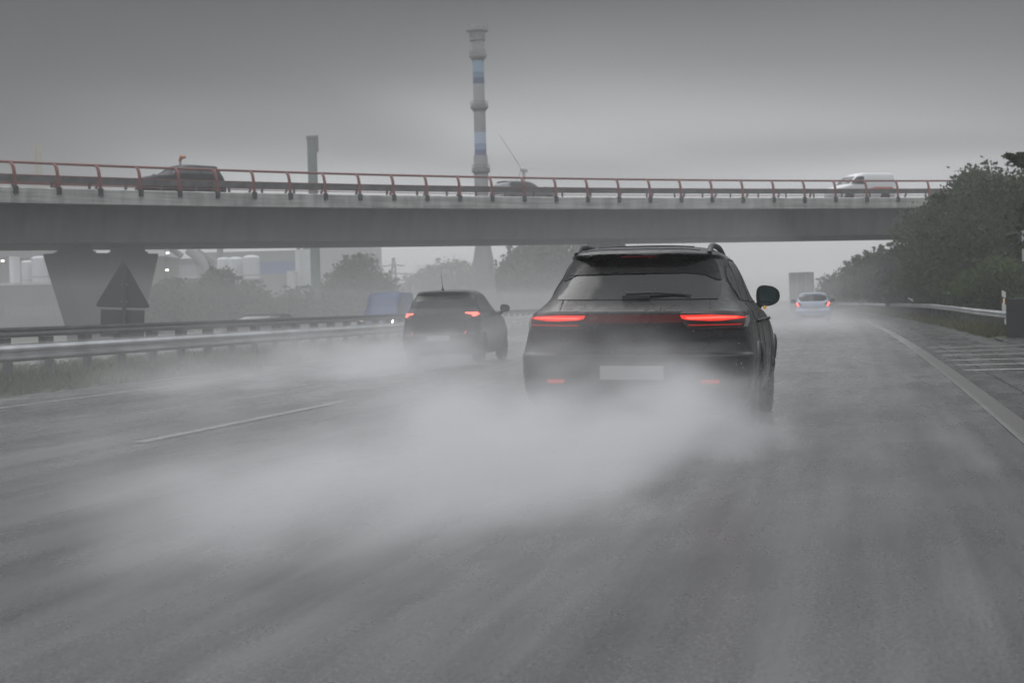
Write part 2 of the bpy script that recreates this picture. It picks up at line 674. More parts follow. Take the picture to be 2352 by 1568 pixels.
# right rail
root = tag(empty('guard_rail', (3.8, 48, 0)), 'bent pale guard rail running from the concrete block along the right grass verge', 'guard rail', 'guard rails of the motorway')
kp = [(curve_x(4.30, y_), y_, dz) for y_, dz in ((46.6, -.02), (56, 0), (64, .04), (78, .10), (92, .08), (107, .07), (112, .02), (130, .02), (160, .0), (205, .0), (330, 0))]
path = []
for a, b_ in zip(kp[:-1], kp[1:]):
    for u in np.linspace(0, 1, 6)[:-1]:
        path.append(rel(root, tuple(a[i] + (b_[i] - a[i]) * u for i in range(3))))
mb = MB()
sweep(mb, path, w_beam(.68, .22, out=-1))
mb.build('rail_beam', M['zinc'], root, smooth=30)
mp = MB()
mp.box(-.05, .05, -.05, .05, -.2, .675)
pm = mp.mesh('post')
pm.materials.append(M['zinc_dark'])
for k in range(1, len(path) - 8, 1):
    po = bpy.data.objects.new('post', pm)
    COL.objects.link(po)
    po.parent = root
    po.location = path[k] + Vector((.07, 0, 0))

# ------------------------------------------------------------------ bridge


def bp_(s, off=0.0, z=0.0, zrel=True):
    x = 14.0796 * s * s + 22.783 * s - 34.995
    y = -9.0085 * s * s + 52.3554 * s + 59.862
    dx, dy = 28.159 * s + 22.783, -18.017 * s + 52.3554
    l = math.hypot(dx, dy)
    nx, ny = -dy / l, dx / l               # to the left of travel = away from the camera
    zr = 7.89 + 1.2 * s - .46 * s * s
    return Vector((x + nx * off, y + ny * off, (zr if zrel else 0) + z))


SR = np.linspace(-.42, 1.75, 64)


def bsweep(mb, prof):
    mb.grid([[bp_(s, a, z) for a, z in prof] for s in SR], closed=True, cap=True)


bridge = tag(empty('overpass_bridge', tuple(bp_(.5, 5, -8, True))[:2] + (0,)),
             'long concrete road bridge with red railing crossing over the motorway on V-shaped piers', 'bridge')


def brel(o):
    """move a world-space mesh under the bridge empty"""
    o.parent = bridge
    o.location = -Vector(bridge.location)
    return o


# deck edge beam (near), deck slab, far edge beam
m, t, o = new_mat('streaked_concrete_fascia')
b = t.n('ShaderNodeBsdfPrincipled')
p = t.pos()
x, y, z = t.xyz(p)
st = t.noise(t.vec(t.mul(x, .25), t.mul(y, .25), t.mul(z, 7.0)), 1.0, 5.0, .7)
vt = t.noise(t.vec(t.mul(x, 1.6), t.mul(y, 1.6), t.mul(z, .4)), 1.0, 4.0, .6)
t.put(b.inputs['Base Color'], t.mixc(t.smooth(t.add(t.mul(st, .55), t.mul(vt, .45)), .32, .66), (.22, .22, .21), (.52, .52, .50)))
b.inputs['Roughness'].default_value = .75
m.node_tree.links.new(b.outputs[0], o.inputs['Surface'])
M['fascia'] = m
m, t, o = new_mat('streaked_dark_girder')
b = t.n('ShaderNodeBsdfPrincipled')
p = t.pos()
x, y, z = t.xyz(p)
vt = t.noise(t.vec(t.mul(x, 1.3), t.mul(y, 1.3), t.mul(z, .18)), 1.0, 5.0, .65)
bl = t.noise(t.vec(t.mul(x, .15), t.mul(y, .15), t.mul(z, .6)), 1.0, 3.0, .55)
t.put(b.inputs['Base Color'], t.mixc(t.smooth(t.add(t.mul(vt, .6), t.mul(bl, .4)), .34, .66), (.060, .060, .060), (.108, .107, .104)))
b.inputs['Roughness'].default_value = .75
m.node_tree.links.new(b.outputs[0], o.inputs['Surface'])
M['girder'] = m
mb = MB()
bsweep(mb, [(0, -1.80), (0, -1.17), (.10, -1.12), (.85, -1.12), (.85, -1.27), (.72, -1.80)])
brel(mb.build('edge_beam', M['fascia'], smooth=30))
mb = MB()
bsweep(mb, [(.85, -1.40), (.85, -1.24), (9.65, -1.24), (9.65, -1.40)])
brel(mb.build('deck', M['concrete_dark']))
mb = MB()
bsweep(mb, [(9.65, -1.80), (9.65, -1.12), (10.4, -1.12), (10.5, -1.17), (10.5, -1.80)])
brel(mb.build('edge_beam', M['fascia'], smooth=30))
# box girder
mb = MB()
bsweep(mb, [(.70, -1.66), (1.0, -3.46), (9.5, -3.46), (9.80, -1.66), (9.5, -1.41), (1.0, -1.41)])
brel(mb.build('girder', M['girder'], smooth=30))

NPOST = range(-9, 34)


def railing(base, inward, name):
    mb = MB()
    mb.tube([bp_(s, base + inward * .42, -.045) for s in SR], .060, 8)
    mb.tube([bp_(s, base + inward * .06, -.60) for s in SR], .022, 6)
    mb.tube([bp_(s, base + inward * .03, -1.0) for s in SR], .022, 6)
    r = brel(mb.build(name, M['red_rail'], smooth=True))
    # one post shape per place: a curved flat bar bending in over the deck
    for k in NPOST:
        s = k / 26.0
        o0 = bp_(s, base)
        nrm = (bp_(s, base + inward) - o0)
        nrm.z = 0
        tg = (bp_(s + .01, base) - bp_(s - .01, base)).normalized()
        pr = [(.42, -.045), (.30, -.06), (.19, -.13), (.11, -.25), (.06, -.42), (.03, -.60), (.0, -.95), (-.02, -1.16)]
        mb = MB()
        rows = []
        for a, z in pr:
            c = o0 + nrm * a + Vector((0, 0, z)) - o0
            wd = .055
            rows.append([c - tg * wd - nrm * .05, c + tg * wd - nrm * .05, c + tg * wd + nrm * .05, c - tg * wd + nrm * .05])
        mb.grid(rows, closed=True, cap=True)
        po = mb.build('post', M['red_rail'])
        po.parent = r
        po.location = o0
        mb = MB()
        rows = []
        for z in (-1.10, -1.42):
            c = nrm * (-.03) + Vector((0, 0, z))
            rows.append([c - tg * .11 - nrm * .05, c + tg * .11 - nrm * .05, c + tg * .11 + nrm * .10, c - tg * .11 + nrm * .10])
        mb.grid(rows, closed=True, cap=True)
        fo = mb.build('post_foot', M['trim'])
        fo.parent = r
        fo.location = o0
    return r


railing(0.0, 1.0, 'railing')
railing(10.5, -1.0, 'railing')
for off in (1.15, 9.3):
    mb = MB()
    bsweep(mb, [(off, -.80), (off, -.48), (off + .06, -.48), (off + .06, -.80)])
    for s in np.arange(-.4, 1.5, 2.0 / 58):
        c = bp_(s, off + .1)
        mb.box(c.x - .05, c.x + .05, c.y - .05, c.y + .05, c.z - 1.25, c.z - .5)
    brel(mb.build('crash_barrier', M['zinc_dark']))


def pier(s, wtop, wbot, heads=True):
    """V-shaped wall pier with two bearing heads"""
    c = bp_(s, 5.2, 0, False)
    tg = (bp_(s + .01, 5.2, 0, False) - bp_(s - .01, 5.2, 0, False)).normalized()
    nr = Vector((-tg.y, tg.x, 0))
    zt = (7.89 + 1.2 * s - .46 * s * s) - 3.46 - .35
    mb = MB()

    def q(a, z, b):
        return c + tg * a + nr * b + Vector((0, 0, z))
    hw, hb, g = wtop / 2, wbot / 2, .21
    prof = [(-hb, -.4), (-hb * 1.02, .6), (-hw * .90, zt - 1.0), (-hw, zt - .12), (-hw, zt), (-g, zt), (-g, zt - .46), (g, zt - .46), (g, zt), (hw, zt), (hw, zt - .12), (hw * .90, zt - 1.0), (hb * 1.02, .6), (hb, -.4)]
    rows = [[q(a, z, -.8) for a, z in prof], [q(a, z, .8) for a, z in prof]]
    mb.grid(rows, closed=True, cap=True)
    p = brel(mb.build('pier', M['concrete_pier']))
    for sg in (-1, 1):
        mb = MB()
        for w_, z0, z1 in ((.46, zt + .001, zt + .10), (.36, zt + .101, zt + .22), (.28, zt + .221, zt + .345)):
            a0 = sg * hw * .55
            pts = [[q(a0 + e * w_ * hw * .55, z, f * .7) for e, f in ((-1, -1), (1, -1), (1, 1), (-1, 1))] for z in (z0, z1)]
            mb.grid(pts, closed=True, cap=True)
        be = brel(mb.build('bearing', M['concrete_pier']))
        be.parent = p
        be.location = (0, 0, 0)
    return p


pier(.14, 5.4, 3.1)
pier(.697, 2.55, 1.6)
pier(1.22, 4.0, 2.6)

# ------------------------------------------------------------------ vegetation


def leaf_cloud(lobes, n, size, seed, shell=.55, squash=1.0):
    """numpy leaf quads scattered through overlapping ellipsoidal lobes"""
    r = np.random.default_rng(seed)
    vols = np.array([l[3] * l[4] * l[5] for l in lobes])
    pick = r.choice(len(lobes), n, p=vols ** .75 / (vols ** .75).sum())
    L = np.array(lobes)[pick]
    d = r.normal(size=(n, 3))
    d /= np.linalg.norm(d, axis=1)[:, None]
    rad = (shell + (1 - shell) * r.random(n)) ** 1.0
    lump = 1 + .16 * np.sin(d[:, 0] * 5 + pick) * np.sin(d[:, 1] * 6 + pick * 2) + .10 * r.normal(size=n)
    c = L[:, :3] + d * L[:, 3:6] * (rad * lump)[:, None]
    a = r.normal(size=(n, 3))
    a /= np.linalg.norm(a, axis=1)[:, None]
    b = np.cross(a, r.normal(size=(n, 3)))
    b /= np.linalg.norm(b, axis=1)[:, None]
    s = size * (.6 + .8 * r.random(n))[:, None]
    v = np.stack([c - a * s, c + b * s * .55, c + a * s, c - b * s * .55], axis=1).reshape(-1, 3)
    return v


def leaf_mesh(name, v, material):
    n = len(v) // 4
    me = bpy.data.meshes.new(name)
    me.vertices.add(4 * n)
    me.vertices.foreach_set('co', v.astype(np.float32).ravel())
    me.loops.add(4 * n)
    me.loops.foreach_set('vertex_index', np.arange(4 * n, dtype=np.int32))
    me.polygons.add(n)
    me.polygons.foreach_set('loop_start', np.arange(0, 4 * n, 4, dtype=np.int32))
    me.polygons.foreach_set('loop_total', np.full(n, 4, dtype=np.int32))
    me.update(calc_edges=True)
    me.materials.append(material)
    return me


M['leaf_right'] = leaf_mat('dark_wet_foliage', (.015, .027, .011), (.066, .092, .038))
M['leaf_left'] = leaf_mat('dull_green_foliage', (.050, .064, .036), (.105, .122, .070))
M['leaf_bright'] = leaf_mat('fresh_green_foliage', (.040, .065, .018), (.085, .125, .040))
M['bark'] = mat('wet_bark', (.035, .030, .025), .85, var=.3, scale=6, bump=.4)


def tree(name, loc, height, width, label, seed, leaf, n=7000, size=.16, group=None, cat='tree', low=.12, nl=9, shell=.45):
    r = np.random.default_rng(seed)
    root = tag(empty(name, loc), label, cat, group)
    lobes = []
    for k in range(nl):
        f = (k + .5) / nl
        h = height * (low + (1 - low) * (.08 + .80 * f))
        spread = width * .5 * math.sin(PI * min(1, .10 + .84 * f)) * .72
        ang = k * 2.4 + r.random()
        rr = width * (.20 + .12 * r.random()) * (1.05 - .35 * f)
        lobes.append((math.cos(ang) * spread, math.sin(ang) * spread, h, rr * 1.1, rr * 1.1, rr * (.9 + .3 * r.random())))
    lobes.append((0, 0, height * .88, width * .2, width * .2, height * .12))
    lobes.append((0, 0, height * (.45 + low / 2), width * .30, width * .30, height * .34))
    v = leaf_cloud(lobes, n, size, seed, shell)
    # stray twigs that break the outline
    tw = []
    for k in range(26):
        l = lobes[r.integers(len(lobes))]
        d = r.normal(size=3)
        d[2] = abs(d[2])
        d /= np.linalg.norm(d)
        c = np.array(l[:3]) + d * np.array(l[3:6]) * 1.12
        tw.append((*c, width * .05, width * .05, height * .035))
    v = np.concatenate([v, leaf_cloud(tw, n // 10, size * .9, seed + 1, .1)])
    if loc[0] > -4 and loc[1] < 160:           # roadside growth is cut back along the rail
        q = v.reshape(-1, 4, 3)
        c = q.mean(1) + np.array(loc)
        lane = c[:, 0] + KCURVE * c[:, 1] ** 2
        v = q[~((lane < 4.9) & (c[:, 2] < 1.15)) & (lane > 2.6)].reshape(-1, 3)
    o = bpy.data.objects.new('crown', leaf_mesh('crown', v, leaf))
    COL.objects.link(o)
    o.parent = root
    mb = MB()
    tr = max(.06, width * .028)
    mb.tube([(0, 0, -.5), (.02, 0, height * .2), (.08, .05, height * .5), (.0, .02, height * .85)], [tr * 1.3, tr, tr * .6, tr * .15], 8)
    for k in range(7):
        l = lobes[k % len(lobes)]
        z0 = max(height * .15, l[2] - height * .2)
        mb.tube([(0, 0, z0), (l[0] * .5, l[1] * .5, (z0 + l[2]) / 2), (l[0], l[1], l[2])], [tr * .55, tr * .35, tr * .1], 5)
    mb.build('trunk', M['bark'], root, smooth=True)
    return root


# right-hand wood: from the big tree at the frame edge down the road
RT_TREES = [
    # px, top_y, depth, width, label
    (2330, 405, 66, 7.5, 'tall dark tree at the right frame edge above the concrete block'),
    (2235, 392, 76, 6.5, 'tallest bushy dark tree covering the right end of the bridge'),
    (2165, 450, 86, 6.0, 'dark tree leaning out just under the bridge deck at its right end'),
    (2190, 540, 83, 5.0, 'low wide bush below the tallest dark tree on the right verge'),
    (2120, 575, 106, 6.5, 'rounded tree left of the dark tree at the bridge end'),
    (2055, 580, 126, 7.0, 'mid height tree behind the bent guard rail'),
    (2010, 590, 142, 7.5, 'hazy tree further along the right verge, beyond the bend of the rail'),
    (1972, 618, 175, 8.0, 'pale hazy tree near the far end of the right-hand row'),
    (1945, 645, 225, 9.0, 'faint farthest tree of the right-hand row beside the distant lorry'),
]
for i, (px_, ty, dp, wd, lb) in enumerate(RT_TREES):
    p = at(px_, ty, dp)
    tree('leafy_tree', (p.x, p.y, .25), p.z - .2, wd, lb, 100 + i, M['leaf_right'], n=24000 if dp < 110 else 10000,
         size=.115 if dp < 110 else .20, group='trees along the right verge', low=.0)
for i, (px_, ty, dp, wd, lb) in enumerate([
        (2295, 600, 60, 3.2, 'fresh green shrub behind the concrete block'),
        (2085, 655, 112, 3.5, 'small shrub under the trees behind the leaning pole'),
        (2150, 640, 94, 4.0, 'wide shrub at the foot of the dark tree behind the rail'),
        (2240, 620, 76, 4.2, 'dense shrub at the foot of the tallest tree'),
        (2025, 660, 140, 4.0, 'low hazy shrub where the rail bends')]):
    p = at(px_, ty, dp)
    tree('verge_shrub', (p.x, p.y, .2), p.z - .2, wd, lb, 200 + i, M['leaf_bright'] if i == 0 else M['leaf_right'], n=8000, size=.10, cat='shrub',
         group='shrubs under the right-hand trees', low=-.1)
# nearer tree whose trunk stands outside the frame: only a branch reaches in
p = at(2480, 560, 38)
troot = tree('roadside_tree', (p.x, p.y, 0), 6.2, 3.0, 'nearby dark branch reaching in from the right edge above the trees', 300, M['leaf_right'], n=4000, size=.12, low=.3)
a = at(2318, 360, 38) - Vector((p.x, p.y, 0))
b2 = at(2375, 385, 38) - Vector((p.x, p.y, 0))
mb = MB()
mb.tube([(0, 0, 3.4), tuple(b2), tuple(a)], [.05, .03, .01], 6)
mb.build('branch', M['bark'], troot, smooth=True)
lob = []
for u in np.linspace(0, 1, 9):
    c = b2.lerp(a, u)
    lob.append((c.x, c.y, c.z + .03 * math.sin(u * 9), .17, .17, .07 + .03 * (1 - u)))
for u in np.linspace(0, 1, 5):
    c = at(2345, 357, 38).lerp(at(2380, 360, 38), u) - Vector((p.x, p.y, 0))
    lob.append((c.x, c.y, c.z, .16, .16, .07))
o = bpy.data.objects.new('branch_leaves', leaf_mesh('branch_leaves', leaf_cloud(lob, 900, .075, 5, .1), M['leaf_right']))
COL.objects.link(o)
o.parent = troot

LD = 1.35
LT_TREES = [
    (362, 655, 96, 3.0, 'small bush beside the V-shaped pier under the bridge', 3500),
    (395, 640, 104, 3.6, 'ragged bush right of the bridge pier before the industrial buildings', 3500),
    (500, 618, 112, 5.0, 'leafy tree in front of the white domed tanks', 6000),
    (565, 668, 112, 5.0, 'low rounded tree right of the white domed tanks', 4500),
    (655, 688, 118, 5.5, 'low bushes in front of the white twin towers', 4500),
    (735, 668, 120, 5.0, 'bush at the foot of the white tower block', 4500),
    (822, 588, 128, 6.0, 'large rounded tree left of the blue van', 9000),
    (875, 650, 150, 6.0, 'hazy tree sloping down behind the blue van', 5000),
]
for i, (px_, ty, dp, wd, lb, n) in enumerate(LT_TREES):
    dp, wd = dp * LD, wd * LD
    p = at(px_, ty, dp)
    tree('leafy_tree', (p.x, p.y, -.35), p.z + .4, wd, lb, 400 + i, M['leaf_left'], n=int(n * 1.5), size=.18, group='trees left of the motorway', low=.0)
FAR = [
    (1000, 605, 300, 13, 'faint far tree right of the blue van in the mist'),
    (1050, 600, 290, 12, 'faint tree behind the small dark car antenna'),
    (1110, 610, 270, 11, 'pale tree at the foot of the banded chimney'),
    (1200, 560, 205, 9.5, 'left one of the misty trees behind the dark car roof'),
    (1265, 547, 195, 10, 'tallest misty tree behind the dark car roof, under the bridge'),
    (1330, 560, 195, 8, 'misty tree between the dark car roof and the central bearing'),
    (1160, 620, 210, 8, 'low misty bush left of the dark car'),
    (955, 630, 330, 12, 'faintest tree on the horizon left of the small car'),
]
for i, (px_, ty, dp, wd, lb) in enumerate(FAR):
    if dp > 240:
        dp, wd = dp * 1.3, wd * 1.3
    p = at(px_, ty, dp)
    tree('leafy_tree', (p.x, p.y, -.35), p.z + .4, wd, lb, 500 + i, M['leaf_left'], n=6000, size=.34, group='misty trees beyond the bridge', low=.0)

# grass blades on the verge and the median
def grass(name, pts, label, seed, h=.22):
    r = np.random.default_rng(seed)
    n = len(pts)
    ang = r.random(n) * 2 * PI
    hh = h * (.5 + r.random(n))
    wv = .02 + .02 * r.random(n)
    ln = r.normal(size=(n, 2)) * .07
    dx, dy = np.cos(ang) * wv, np.sin(ang) * wv
    base = np.array(pts)
    v = np.zeros((n, 4, 3))
    v[:, 0] = base + np.stack([-dx, -dy, 0 * dx], 1)
    v[:, 1] = base + np.stack([dx, dy, 0 * dx], 1)
    v[:, 2] = base + np.stack([ln[:, 0] + dx * .3, ln[:, 1] + dy * .3, hh], 1)
    v[:, 3] = base + np.stack([ln[:, 0] - dx * .3, ln[:, 1] - dy * .3, hh], 1)
    o = bpy.data.objects.new(name, leaf_mesh(name, v.reshape(-1, 3), M['grass']))
    COL.objects.link(o)
    tag(o, label, kind='stuff')
    return o


M['grass'] = leaf_mat('wet_grass_blades', (.055, .065, .030), (.12, .125, .060))
pts = []
for k in range(26000):
    y = 43.8 + 110 * rng.random() ** 1.6
    e = 3.5
    u = rng.random() * 5.5
    z = np.interp(u, [0, .25, 1, 2.5, 6], [-.02, .03, .06, .15, .45])
    pts.append((curve_x(e + u, y), y, z))
grass('verge_grass', pts, 'damp green grass on the right verge under the guard rail', 1, .15)
pts = []
for k in range(30000):
    y = 14 + 60 * rng.random() ** 1.4
    u = -12.65 - 3.2 * rng.random()
    pts.append((curve_x(u, y), y, np.interp(-u, [12.6, 12.75, 13.3, 14.2, 16], [-.03, .03, .09, .12, .10])))
grass('median_grass', pts, 'dull green grass of the median under the near guard rail', 2, .16)

# ------------------------------------------------------------------ vehicles


def interp_levels(lv, sub=4):
    """smooth the key contours of a body between levels (z, rear, front, half width, rear corner, front corner, rear n, front n)"""
    A = np.array(lv, float)
    out = []
    n = len(A)
    for i in range(n - 1):
        p0, p1, p2, p3 = A[max(i - 1, 0)], A[i], A[i + 1], A[min(i + 2, n - 1)]
        d1, d2 = (p2 - p0) / 2, (p3 - p1) / 2
        # keep the curve from overshooting (monotone limit)
        sl = p2 - p1
        d1 = np.where(np.sign(d1) == np.sign(sl), np.sign(sl) * np.minimum(abs(d1), 1.5 * abs(sl)), 0)
        d2 = np.where(np.sign(d2) == np.sign(sl), np.sign(sl) * np.minimum(abs(d2), 1.5 * abs(sl)), 0)
        for k in range(sub):
            u = k / sub
            h = ((2 * u ** 3 - 3 * u ** 2 + 1) * p1 + (u ** 3 - 2 * u ** 2 + u) * d1 + (-2 * u ** 3 + 3 * u ** 2) * p2 + (u ** 3 - u ** 2) * d2)
            out.append(h)
    out.append(A[-1])
    return out


def body_mesh(lv, wheels=(), wr=.4, sub=4, name='body'):
    rows = []
    NR, NS, NF = 16, 14, 14
    for z, yr, yf, w_, ar, af, nr, nf in interp_levels(lv, sub):
        half = []
        ar = min(ar, (yf - yr) * .48)
        af = min(af, (yf - yr) * .48)
        for k in range(NR):
            a = (k / NR) ** .85 * PI / 2
            half.append((w_ * math.sin(a) ** (2 / nr), yr + ar * (1 - math.cos(a) ** (2 / nr))))
        for k in range(NS):
            u = k / NS
            half.append((w_, yr + ar + (yf - af - yr - ar) * u))
        for k in range(NF + 1):
            a = (1 - (1 - k / NF) ** .85) * PI / 2
            half.append((w_ * max(0, math.cos(a)) ** (2 / nf), yf - af * (1 - max(0, math.sin(a)) ** (2 / nf))))
        right = [(x, y, z) for x, y in half]
        left = [(-x, y, z) for x, y in reversed(half[1:-1])]
        rows.append(right + left)
    mb = MB()
    mb.grid(rows, closed=True, cap=True)
    me = mb.mesh(name)
    if wheels:
        cut = MB()
        for y, z in wheels:
            for s in (-1, 1):
                cut.lathe([(wr, s * .52), (wr, s * 1.3)], 40, Matrix.Translation((0, y, z)), 'X')
        o = bpy.data.objects.new('b', me)
        c = bpy.data.objects.new('c', cut.mesh('cut'))
        COL.objects.link(o)
        COL.objects.link(c)
        md = o.modifiers.new('x', 'BOOLEAN')
        md.object = c
        md.operation = 'DIFFERENCE'
        md.solver = 'EXACT'
        dg = bpy.context.evaluated_depsgraph_get()
        me2 = bpy.data.meshes.new_from_object(o.evaluated_get(dg))
        bpy.data.objects.remove(o)
        bpy.data.objects.remove(c)
        me = me2
        me.name = name
    me.polygons.foreach_set('use_smooth', [True] * len(me.polygons))
    me.set_sharp_from_angle(angle=RAD(38))
    return me


class Car:
    def __init__(self, name, loc, rz, label, cat, lv, paint, wheels, wr, group=None, ww=.24, track=.80, sub=4):
        self.root = tag(empty(name, loc, rz), label, cat, group)
        me = body_mesh(lv, [(y, wr) for y in wheels], wr * 1.13, sub)
        me.materials.append(paint)
        self.body = bpy.data.objects.new('body', me)
        COL.objects.link(self.body)
        self.body.parent = self.root
        bm = bmesh.new()
        bm.from_mesh(me)
        self.bvh = BVHTree.FromBMesh(bm)
        bm.free()
        wm = None
        for y in wheels:
            for s in (-1, 1):
                self.wheel(s * track, y, wr, ww, s)

    def wheel(self, x, y, r, ww, s):
        h = ww / 2
        mb = MB()
        mb.lathe([(r * .62, -h), (r * .90, -h), (r * .985, -h * .75), (r, -h * .3), (r, h * .3), (r * .985, h * .75), (r * .9, h), (r * .62, h)], 36,
                 Matrix.Translation((x, y, r)), 'X')
        wh = mb.build('wheel', M['tyre'], self.root, smooth=35)
        mb = MB()
        mt = Matrix.Translation((x, y, r))
        mb.lathe([(.02, s * h * .55), (r * .16, s * h * .55), (r * .2, s * h * .3), (r * .2, -s * h * .2)], 20, mt, 'X')
        mb.lathe([(r * .66, s * h * .9), (r * .62, s * h * .7), (r * .60, -s * h * .9), (r * .66, -s * h * .95)], 30, mt, 'X', cap=False)
        for k in range(5):
            a = 2 * PI * k / 5
            rot = mt @ Matrix.Rotation(a, 4, 'X')
            mb.box(s * h * .35 - .015, s * h * .35 + .02, -r * .07, r * .07, r * .1, r * .64, rot)
        mb.build('rim', M['rim'], wh, smooth=35)

    def cast(self, p, d):
        hit = self.bvh.ray_cast(Vector(p), Vector(d))
        if hit[0] is None:
            hit = self.bvh.find_nearest(Vector(p) + Vector(d) * 1.0)
        n = hit[1]
        if n.dot(Vector(d)) > 0:
            n = -n
        return hit[0], n

    def panel(self, name, rows, material, side='rear', off=.005, nu=14, nv=4, parent=None, depth=.02, start=None):
        """rows: (z, a0, a1) outline rows; laid on to the body from behind, from the right, left or front"""
        d, f = {'rear': ((0, 1, 0), lambda a, z: (a, -2.0, z)),
                'front': ((0, -1, 0), lambda a, z: (a, 8.0, z)),
                'right': ((-1, 0, 0), lambda a, z: (2.5, a, z)),
                'left': ((1, 0, 0), lambda a, z: (-2.5, a, z))}[side]
        fine = []
        for i in range(len(rows) - 1):
            for k in range(nv):
                u = k / nv
                fine.append([rows[i][j] + (rows[i + 1][j] - rows[i][j]) * u for j in range(3)])
        fine.append(rows[-1])
        G = []
        for z, a0, a1 in fine:
            r = []
            for k in range(nu + 1):
                q, n = self.cast(f(a0 + (a1 - a0) * k / nu, z), d)
                r.append((q + n * off, q - n * depth))
            G.append(r)
        mb = MB()
        mb.grid([[p[0] for p in r] for r in G])
        rim = [r for r in G[0]] + [r[-1] for r in G[1:]] + list(reversed(G[-1][:-1])) + [r[0] for r in reversed(G[1:-1])]
        mb.grid([[p[0] for p in rim], [p[1] for p in rim]], closed=True)
        return mb.build(name, material, parent or self.root, smooth=50)

    def seam(self, name, lines, side='rear', wd=.007, parent=None, material=None):
        d, f = {'rear': ((0, 1, 0), lambda a, z: (a, -2.0, z)), 'right': ((-1, 0, 0), lambda a, z: (2.5, a, z)),
                'left': ((1, 0, 0), lambda a, z: (-2.5, a, z)), 'top': ((0, 0, -1), lambda a, z: (a, z, 4.0))}[side]
        mb = MB()
        for ln in lines:
            pts = []
            for i in range(len(ln) - 1):
                for k in range(8):
                    u = k / 8
                    a, z = (ln[i][j] + (ln[i + 1][j] - ln[i][j]) * u for j in (0, 1))
                    q, n = self.cast(f(a, z), d)
                    pts.append(q + n * .001)
            q, n = self.cast(f(*ln[-1]), d)
            pts.append(q + n * .001)
            mb.tube(pts, wd / 2, 5)
        return mb.build(name, material or M['seam'], parent or self.root)

    def mirror(self, s, x, y, z, w_=.24, h=.17, housing=None, parent=None):
        mb = MB()
        rows = []
        for k in range(9):
            u = k / 8
            t_ = u * PI / 2
            yy = y + .015 + .15 * math.sin(t_)
            sc_ = math.cos(t_) ** .6 if k < 8 else .05
            row = []
            for j in range(24):
                a = 2 * PI * j / 24
                ex = 2 / 2.6
                cx, cz = math.cos(a), math.sin(a)
                px_ = math.copysign(abs(cx) ** ex, cx) * w_ / 2 * sc_
                pz = math.copysign(abs(cz) ** ex, cz) * h / 2 * sc_ * (1 - .22 * s * cx)
                row.append((x + px_, yy, z + pz))
            rows.append(row)
        mb.grid(rows, closed=True, cap=True)
        mb.tube([(x - s * .20, y + .10, z - h * .72), (x - s * .10, y + .08, z - h * .5), (x - s * .05, y + .06, z - h * .1)], [.05, .04, .035], 8)
        mi = mb.build('mirror', housing or M['black_plastic'], self.root, smooth=50)
        mb = MB()
        row = []
        for j in range(28):
            a = 2 * PI * j / 28
            ex = 2 / 2.6
            cx, cz = math.cos(a), math.sin(a)
            row.append((x + math.copysign(abs(cx) ** ex, cx) * w_ / 2 * .88, y + .008 - .010 * cx * s,
                        z + math.copysign(abs(cz) ** ex, cz) * h / 2 * .86 * (1 - .22 * s * cx)))
        mb.poly(row)
        mb.build('mirror_glass', M['mirror_glass'], mi)
        return mi


m, t, o = new_mat('mirror_glass_tint')
b = t.n('ShaderNodeBsdfPrincipled')
b.inputs['Base Color'].default_value = (.24, .36, .36, 1)
b.inputs['Metallic'].default_value = 1.0
t.put(b.inputs['Roughness'], t.smooth(t.noise(t.obj(), 20.0), .4, .7, .03, .2))
m.node_tree.links.new(b.outputs[0], o.inputs['Surface'])
M['mirror_glass'] = m

# ---- the big dark SUV
SUV = [
    (.235, .34, 4.50, .78, .35, .6, 4.5, 4),
    (.27, .24, 4.58, .86, .40, .7, 4.5, 4),
    (.33, .10, 4.74, .925, .45, .8, 4.2, 3),
    (.45, .03, 4.85, .962, .48, .9, 3.8, 3),
    (.58, .005, 4.88, .978, .50, 1.0, 3.6, 2.8),
    (.715, .0, 4.88, .982, .50, 1.0, 3.5, 2.7),
    (.735, .012, 4.87, .980, .50, 1.0, 3.5, 2.7),
    (.75, .05, 4.87, .978, .50, 1.0, 3.5, 2.7),
    (.84, .085, 4.83, .966, .52, 1.0, 3.4, 2.6),
    (.94, .085, 4.72, .948, .54, 1.1, 3.3, 2.5),
    (1.00, .075, 4.52, .934, .56, 1.2, 3.2, 2.5),
    (1.06, .060, 4.15, .912, .60, 1.2, 3.0, 2.5),
    (1.085, .068, 3.92, .900, .62, 1.1, 3.0, 2.5),
    (1.105, .100, 3.76, .884, .64, 1.0, 2.9, 2.5),
    (1.14, .150, 3.62, .850, .66, .9, 2.9, 2.5),
    (1.19, .205, 3.48, .815, .72, .85, 2.9, 2.5),
    (1.28, .300, 3.28, .785, .85, .85, 2.9, 2.5),
    (1.40, .430, 3.02, .748, .95, .85, 2.9, 2.6),
    (1.49, .515, 2.80, .712, .95, .85, 2.9, 2.6),
    (1.535, .545, 2.66, .688, .92, .85, 2.9, 2.6),
    (1.552, .500, 2.60, .676, .85, .85, 2.9, 2.6),
    (1.568, .475, 2.52, .660, .80, .85, 3.0, 2.6),
    (1.588, .500, 2.42, .634, .75, .85, 3.0, 2.6),
    (1.615, .640, 2.30, .585, .70, .8, 3.0, 2.6),
    (1.640, .86, 2.18, .505, .60, .7, 3.0, 2.6),
    (1.656, 1.08, 2.06, .35, .4, .5, 3.0, 2.6),
    (1.664, 1.28, 1.94, .20, .3, .3, 2.6, 2.6),
    (1.666, 1.42, 1.84, .06, .2, .2, 2.0, 2.0),
]
suv = Car('suv', (-1.925, 12.7, 0), RAD(.8), 'large dark grey wet SUV with lit red light bars, throwing up spray', 'car', SUV, M['suv_paint'], (.98, 3.86), .372, ww=.29, track=.815, sub=5)
R_ = suv.root
R_.rotation_euler.y = RAD(1.1)             # crossfall of the road
